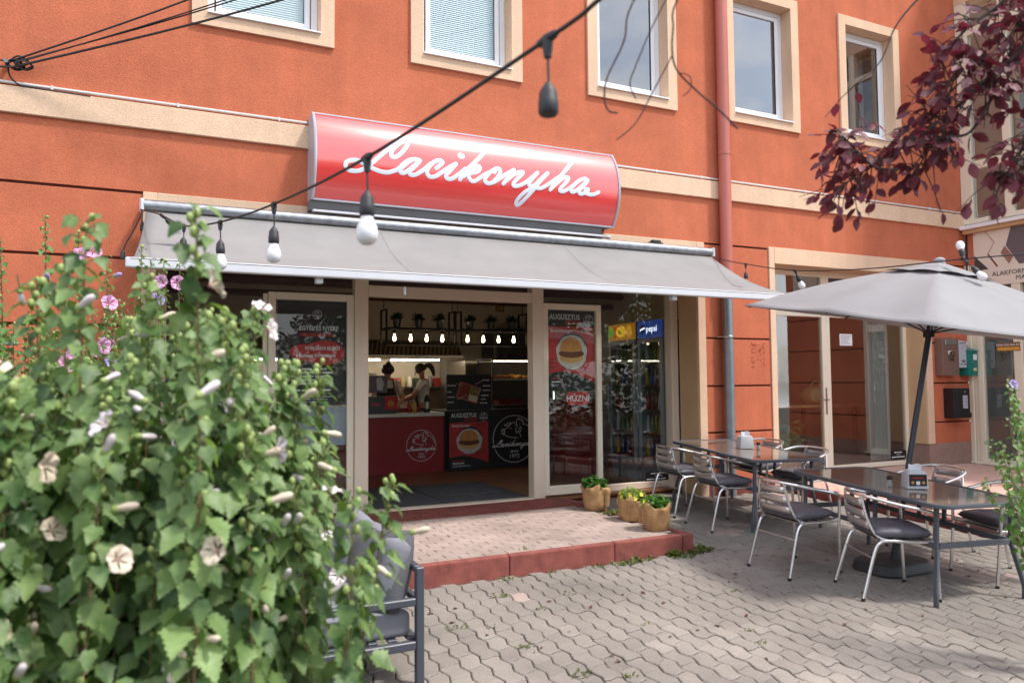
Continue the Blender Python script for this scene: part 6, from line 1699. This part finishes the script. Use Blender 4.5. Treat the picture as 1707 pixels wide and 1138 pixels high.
while len(stems) < 250:
    x = rnd.uniform(-1.05, .52); y = rnd.uniform(1.72, 2.95)
    z = top_a(x, y) - abs(rnd.gauss(0, .28)) - .02
    if x > .26 + .10 * (y - 1.7) and (z < 1.24 or x > .46 + .04 * y or rnd.random() < .3): continue
    if z < .35: continue
    rx, ry = x * .85 + rnd.gauss(-.02, .06), y + rnd.gauss(.05, .08)
    stems.append(((rx, ry, gz(ry) - .01), (x, y, z), (rnd.gauss(0, .04), rnd.gauss(0, .05), .0)))
hib = leaf_mat('hibiscus_leaf', srgb(58, 90, 40), srgb(150, 176, 110), .48, .32, vscale=9)
fl = []
for (a, tip, b) in stems:
    if rnd.random() < .8:
        for _ in range(rnd.choice((1, 1, 2, 3))):
            t = rnd.uniform(0, .30); p = Vector(tip).lerp(Vector(a), t); o_ = Vector((p.x + .1, p.y - 2.55, .25)).normalized(); p += o_ * rnd.uniform(.03, .085) + Vector((rnd.gauss(0, .02), rnd.gauss(0, .02), rnd.uniform(-.01, .02)))
            fl.append((p, (rnd.gauss(0, .8), rnd.gauss(-.45, .5), rnd.uniform(-.2, .9)), rnd.random() < .2))
fl += [((.245, 2.12, 1.845), (.2, -.5, .8), True), ((-.075, 1.68, 1.30), (.6, -.8, .3), True), ((.115, 1.68, 1.30), (-.8, -.7, .3), True), ((.26, 2.10, 1.79), (.8, -.5, .1), True)]
shrub('white_hibiscus', 'large leafy hibiscus with white and blush flowers filling the left foreground', (-.1, 2.2, gz(2.2)), stems, .074, .0185, hib, fl, [petal_w, petal_c, petal_c, petal_w], 3, fsize=.030)

# pink hibiscus by the wall
rnd = random.Random(21); stems = []
for i in range(120):
    x = rnd.uniform(-1.75, .02); y = rnd.uniform(4.5, 6.0); z = 2.35 + .25 * math.sin(4 * x + 1) - abs(rnd.gauss(0, .4)) - .25 * max(0, x + .5)
    stems.append(((x * .8 - .15, 5.2 + (y - 5.2) * .6, gz(5.2)), (x, y, z), (rnd.gauss(0, .05), rnd.gauss(0, .05), 0)))
for tip in ((-.62, 5.0, 2.62), (-.45, 5.0, 2.52), (-.12, 5.1, 2.48), (.10, 5.2, 2.42), (-.85, 5.1, 2.5), (-.30, 5.0, 2.40)): stems.append(((tip[0] * .9, 5.2, .3), tip, (0, 0, 0)))
pl_leaf = leaf_mat('pink_hibiscus_leaf', srgb(66, 104, 44), srgb(112, 148, 72), .5, .3, vscale=5)
fl = []
for (a, tip, b) in stems:
    for _ in range(2):
        if rnd.random() < .5:
            p = Vector(tip).lerp(Vector(a), rnd.uniform(0, .3)) + Vector((rnd.gauss(0, .03), -.03, rnd.gauss(0, .02))); fl.append((p, (rnd.gauss(.1, .5), -1, rnd.uniform(-.1, .5)), rnd.random() < .75))
shrub('pink_hibiscus', 'tall hibiscus with pink and lilac flowers against the orange wall', (-.85, 5.2, gz(5.2)), stems, .055, .025, pl_leaf, fl, [petal_p, petal_v, petal_p], 8, 300, 'hibiscus', .25, .006, .02, .2, .046)

# young hibiscus shoots at the right edge
rnd = random.Random(31); stems = []
for i in range(16):
    tip = (4.32 + rnd.uniform(-.22, .34), 2.56 + rnd.uniform(-.15, .2), rnd.uniform(1.0, 1.62)); stems.append(((4.62 + rnd.gauss(0, .08), 2.5 + rnd.gauss(0, .06), gz(2.5)), tip, (rnd.gauss(0, .03), rnd.gauss(0, .03), .0)))
stems.append(((4.6, 2.5, 0), (4.17, 2.62, 1.30), (.0, 0, .05)))
shrub('young_hibiscus', 'sparse young hibiscus shoots with small leaves at the right picture edge', (4.62, 2.5, gz(2.5)), stems, .046, .026, pl_leaf, [((4.30, 2.56, 1.60), (-.3, -1, .3), True), ((4.34, 2.5, .96), (-.3, -1, .2), True)], [petal_v], 12, 300, 'hibiscus', .3, .0035, .014, .05, .03)
# little flowering plants beside the doorway
rnd = random.Random(41); stems = []
for i in range(16):
    x, y = rnd.uniform(1.62, 1.95), rnd.uniform(7.3, 7.65); stems.append(((x, y, ZP), (x + rnd.gauss(0, .06), y + rnd.gauss(0, .05), ZP + rnd.uniform(.12, .32)), (0, 0, 0)))
shrub('doorway_plant', 'low pale leafy plant at the foot of the left door post', (1.8, 7.5, ZP), stems, .04, .014, pot_leaf2, [], [petal_v], 5, 120, 'small', .1, .003, .006, 0)

# ------------------------------------------------------------------ purple-leaved plum reaching in at the upper right
rnd = random.Random(51)
plum = empty('purple_plum_tree', (4.0, 1.2, gz(1.2)), 'purple-leaved plum branches hanging in at the upper right', 'tree')
bark = mat('plum_bark', srgb(72, 58, 56), .85, var=.2, vscale=15, bump=.4, bscale=50)
T0 = [(4.0, 1.2, gz(1.2) - .05), (3.98, 1.22, .8), (3.9, 1.25, 1.8), (3.75, 1.28, 2.7), (3.5, 1.3, 3.5), (3.2, 1.32, 4.2)]
MB().tube(crom(T0, 6), [.085 - .0019 * i for i in range(31)], 10).build('trunk', bark, plum, smooth=True)
plum_leaf = leaf_mat('plum_leaf', srgb(74, 28, 38), srgb(122, 62, 74), .55, .3, tcol=(1.6, .7, .9), vscale=9)
limbs = [  # main branches, each a polyline
    [(3.85, 1.26, 2.1), (3.2, 1.34, 2.55), (2.75, 1.42, 2.72), (2.50, 1.50, 2.60), (2.36, 1.58, 2.46), (2.22, 1.66, 2.34), (2.10, 1.73, 2.26), (2.02, 1.78, 2.19)],
    [(3.7, 1.28, 2.9), (3.1, 1.36, 2.98), (2.7, 1.45, 2.92), (2.52, 1.52, 2.82), (2.40, 1.58, 2.72), (2.33, 1.64, 2.60)],
    [(3.2, 1.34, 2.55), (2.85, 1.38, 2.45), (2.62, 1.43, 2.36), (2.48, 1.47, 2.27), (2.40, 1.50, 2.19)],
    [(3.5, 1.3, 3.4), (2.9, 1.45, 3.2), (2.55, 1.55, 3.05), (2.38, 1.66, 2.93), (2.28, 1.73, 2.80), (2.22, 1.76, 2.66), (2.14, 1.80, 2.58)],
    [(3.3, 1.32, 2.6), (2.9, 1.36, 2.62), (2.66, 1.38, 2.52), (2.56, 1.40, 2.40), (2.54, 1.42, 2.30)],
    [(2.75, 1.42, 2.72), (2.56, 1.5, 2.70), (2.44, 1.56, 2.62), (2.34, 1.60, 2.50), (2.28, 1.64, 2.42)],
    [(2.50, 1.50, 2.60), (2.42, 1.54, 2.46), (2.34, 1.60, 2.34), (2.26, 1.66, 2.26)],
    [(2.22, 1.66, 2.34), (2.16, 1.71, 2.36), (2.09, 1.76, 2.36), (2.05, 1.79, 2.33)],
    [(3.3, 1.32, 3.0), (2.8, 1.4, 2.85), (2.6, 1.45, 2.74), (2.5, 1.5, 2.66), (2.45, 1.53, 2.52)],
]
mats4 = []; proto = leaf_mesh('plum'); sp = MB()
for li, Lb in enumerate(limbs):
    Lb = [(x + .06 * (i > 2), y, z + .10 * (i > 1)) for i, (x, y, z) in enumerate(Lb)]
    pts = [Vector(p) for p in crom(Lb, 8)]; n = len(pts)
    MB().tube(pts, [(.005 if li == 3 or li > 4 else .011) * (1 - .88 * i / (n - 1)) + .001 for i in range(n)], 6).build('branch', bark, plum, smooth=True)
    tot = n
    for i in range(n):
        fr_ = i / (n - 1)
        if fr_ < (.42 if li != 3 else .95): continue
        p = pts[i]
        for _ in range(rnd.choice((2, 2, 3)) if li != 3 else 1):
            d = Vector((rnd.gauss(-.2, .7), rnd.gauss(.1, .6), rnd.gauss(-.2, .75))).normalized(); tl = rnd.uniform(.04, .17); e = p + d * tl + Vector((0, 0, -.025))
            sp.tube([p, p.lerp(e, .5) + Vector((0, 0, .008)), e], [.0025, .0018, .001], 4, cap=False)
            for k in range(rnd.choice((1, 2, 3))):
                q = p.lerp(e, rnd.uniform(.45, 1)); dd = (d * .6 + Vector((rnd.gauss(0, .6), rnd.gauss(0, .6), -rnd.uniform(.0, 1.0)))).normalized()
                mats4.append(aim(q, dd, Vector((rnd.gauss(0, .7), rnd.gauss(-.4, .7), 1)), rnd.uniform(.036, .060)))
leaf_objects(proto, mats4, 'leaf', plum_leaf, plum, 300)
sp.build('twigs', bark, plum, smooth=True, kind='stuff')
# bare twigs nearer the middle
for pts, r_ in (([(1.35, 1.35, 3.0), (1.099, 1.528, 2.649), (1.059, 1.554, 2.511), (1.022, 1.577, 2.42), (1.017, 1.583, 2.366), (1.027, 1.579, 2.335), (1.048, 1.57, 2.33)], .0038),
                ([(1.4, 1.35, 3.0), (1.196, 1.482, 2.648), (1.173, 1.499, 2.541), (1.178, 1.501, 2.449), (1.228, 1.482, 2.387), (1.277, 1.461, 2.341), (1.327, 1.441, 2.286)], .004),
                ([(1.174, 1.502, 2.48), (1.131, 1.528, 2.388), (1.09, 1.551, 2.304), (1.046, 1.575, 2.261)], .0028), ([(1.19, 1.495, 2.43), (1.213, 1.485, 2.42), (1.214, 1.485, 2.39), (1.197, 1.495, 2.37)], .0024),
                ([(1.155, 1.503, 2.618), (1.115, 1.527, 2.526), (1.088, 1.544, 2.45), (1.075, 1.553, 2.404), (1.089, 1.548, 2.365)], .0028), ([(3.3, 1.32, 4.0), (2.4, 1.33, 3.5), (1.8, 1.34, 3.25), (1.35, 1.35, 3.0)], .008), ([(1.5, 1.345, 3.1), (1.4, 1.35, 3.0)], .005)):
    MB().tube(crom(pts, 6), r_ * .62, 6).build('branch', bark, plum, smooth=True)
# ------------------------------------------------------------------ unseen street behind the viewer; trees, hedge and cars added for reflections
rnd = random.Random(61)
tree_leaf = leaf_mat('added_tree_leaf', srgb(44, 66, 34), srgb(84, 108, 54), .6, .25, vscale=.9)
ttrunk = mat('added_tree_bark', srgb(84, 72, 62), .9, var=.2, vscale=6)
for ti, (x, y, h_, rr_) in enumerate(((-11, -13, 6.5, 2.6), (-5, -14.5, 7.2, 3.0), (1.5, -13.5, 6.4, 2.7), (7.5, -14, 7.0, 3.0), (14, -13, 6.6, 2.8), (20, -12, 7, 3.0))):  # invented row of trees, there only for the panes to mirror
    r = empty('added_tree', (x, y, gz(y)), 'unseen leafy tree added across the road for reflections, %s from the left of the row' % ('first', 'second', 'third', 'fourth', 'fifth', 'sixth')[ti], 'tree', 'trees added for the reflections')
    z0 = gz(y)
    MB().tube(crom([(x, y, z0), (x + .1, y, z0 + 1.6), (x - .1, y + .1, z0 + h_ * .7)], 5), [.2, .19, .18, .17, .16, .15, .13, .11, .09, .07, .05], 9).build('trunk', ttrunk, r, smooth=True)
    cm = MB()
    for _ in range(2600):
        d = Vector((rnd.gauss(0, 1), rnd.gauss(0, 1), rnd.gauss(0, 1))).normalized(); q = rnd.random() ** .4
        n_ = 1 + .35 * noise.noise(d * 2.2 + Vector((ti * 3., 0, 0)))
        c = Vector((x, y, z0 + h_ * .62)) + Vector((d.x * rr_, d.y * rr_, d.z * h_ * .4)) * q * n_
        s_ = rnd.uniform(.10, .22); X = Matrix.Translation(c) @ Euler((rnd.uniform(-1, 1), rnd.uniform(-1, 1), rnd.random() * 6.3)).to_matrix().to_4x4()
        cm.add([X @ Vector(v) for v in ((0, -s_, 0), (s_ * .6, 0, .04), (0, s_, 0), (-s_ * .6, 0, .04))], [(0, 1, 2, 3)])
    cm.build('crown', tree_leaf, r)
hm = MB()  # invented hedge, added as a backdrop in the window reflections
for _ in range(11000):
    c = Vector((rnd.uniform(-24, 30), -16.5 + rnd.uniform(-.6, .6), gz(-16) + rnd.uniform(0, 2.6))); s_ = rnd.uniform(.1, .22)
    X = Matrix.Translation(c) @ Euler((rnd.uniform(-1.2, 1.2), rnd.uniform(-1.2, 1.2), rnd.random() * 6.3)).to_matrix().to_4x4()
    hm.add([X @ Vector(v) for v in ((0, -s_, 0), (s_ * .6, 0, .03), (0, s_, 0), (-s_ * .6, 0, .03))], [(0, 1, 2, 3)])
tag(hm.build('hedge', tree_leaf), 'unseen long hedge added beyond the road for the glass to reflect', 'hedge', kind='stuff')
road = MB(); zr = lambda y: gz(y) - .006
road.add([(-60, -11, zr(-11)), (60, -11, zr(-11)), (60, -5, zr(-5)), (-60, -5, zr(-5))], [(0, 1, 2, 3)])
o = road.build('road', mat('asphalt', srgb(72, 72, 74), .9, var=.15, vscale=2), kind='structure')
def car(x, y, m_, label):  # invented car behind the viewer, added to show in the glass
    r = empty('added_car', (x, y, gz(y)), label, 'car', 'cars added for the reflections'); z = gz(y)
    prof = [(-2.1, .3), (-2.15, .62), (-1.95, .86), (-1.2, .95), (-.55, 1.40), (.75, 1.45), (1.45, 1.05), (2.05, .92), (2.15, .6), (2.1, .3)]
    MB().prism([(x + a, z + b) for a, b in prof], y - .84, y + .84, 'y').build('body', m_, r, bev=.06, seg=2, smooth=True)
    gw = [(-1.0, .98), (-.5, 1.34), (.7, 1.38), (1.25, 1.05)]
    MB().prism([(x + a, z + b) for a, b in gw], y - .855, y + .855, 'y').build('side_windows', mat('car_glass', srgb(26, 28, 32), .05, spec=.8), r)
    for a in (-1.35, 1.3):
        for s in (-1, 1):
            w_ = MB().lathe([(.18, -.1), (.31, -.1), (.32, 0), (.31, .1), (.18, .1)], 20, (x + a, y + s * .76, z + .32), Euler((math.pi / 2, 0, 0)).to_matrix().to_4x4()).build('wheel', mat('tyre', srgb(28, 28, 28), .8), r, smooth=True)
            MB().lathe([(.19, -.105), (.05, -.12), (.05, .12), (.19, .105)], 12, (x + a, y + s * .76, z + .32), Euler((math.pi / 2, 0, 0)).to_matrix().to_4x4()).build('rim', 'satin_steel', w_, smooth=True)
    for s in (-1, 1):
        MB().box(x - 2.14, x - 2.05, y + s * .62 - .16, y + s * .62 + .16, z + .62, z + .76).build('headlight', mat('lamp_glass', srgb(220, 222, 226), .1), r, bev=.02)
        MB().box(x + 2.05, x + 2.14, y + s * .66 - .12, y + s * .66 + .12, z + .66, z + .84).build('tail_light', mat('tail_red', srgb(150, 16, 18), .2), r, bev=.02)
car(.5, -5.9, mat('car_white', srgb(214, 216, 220), .25, coat=.6), 'unseen white hatchback added on the road for the glass to reflect')
car(6.6, -6.0, mat('car_dark', srgb(40, 44, 52), .25, coat=.6), 'unseen dark blue hatchback added on the road for the glass to reflect')
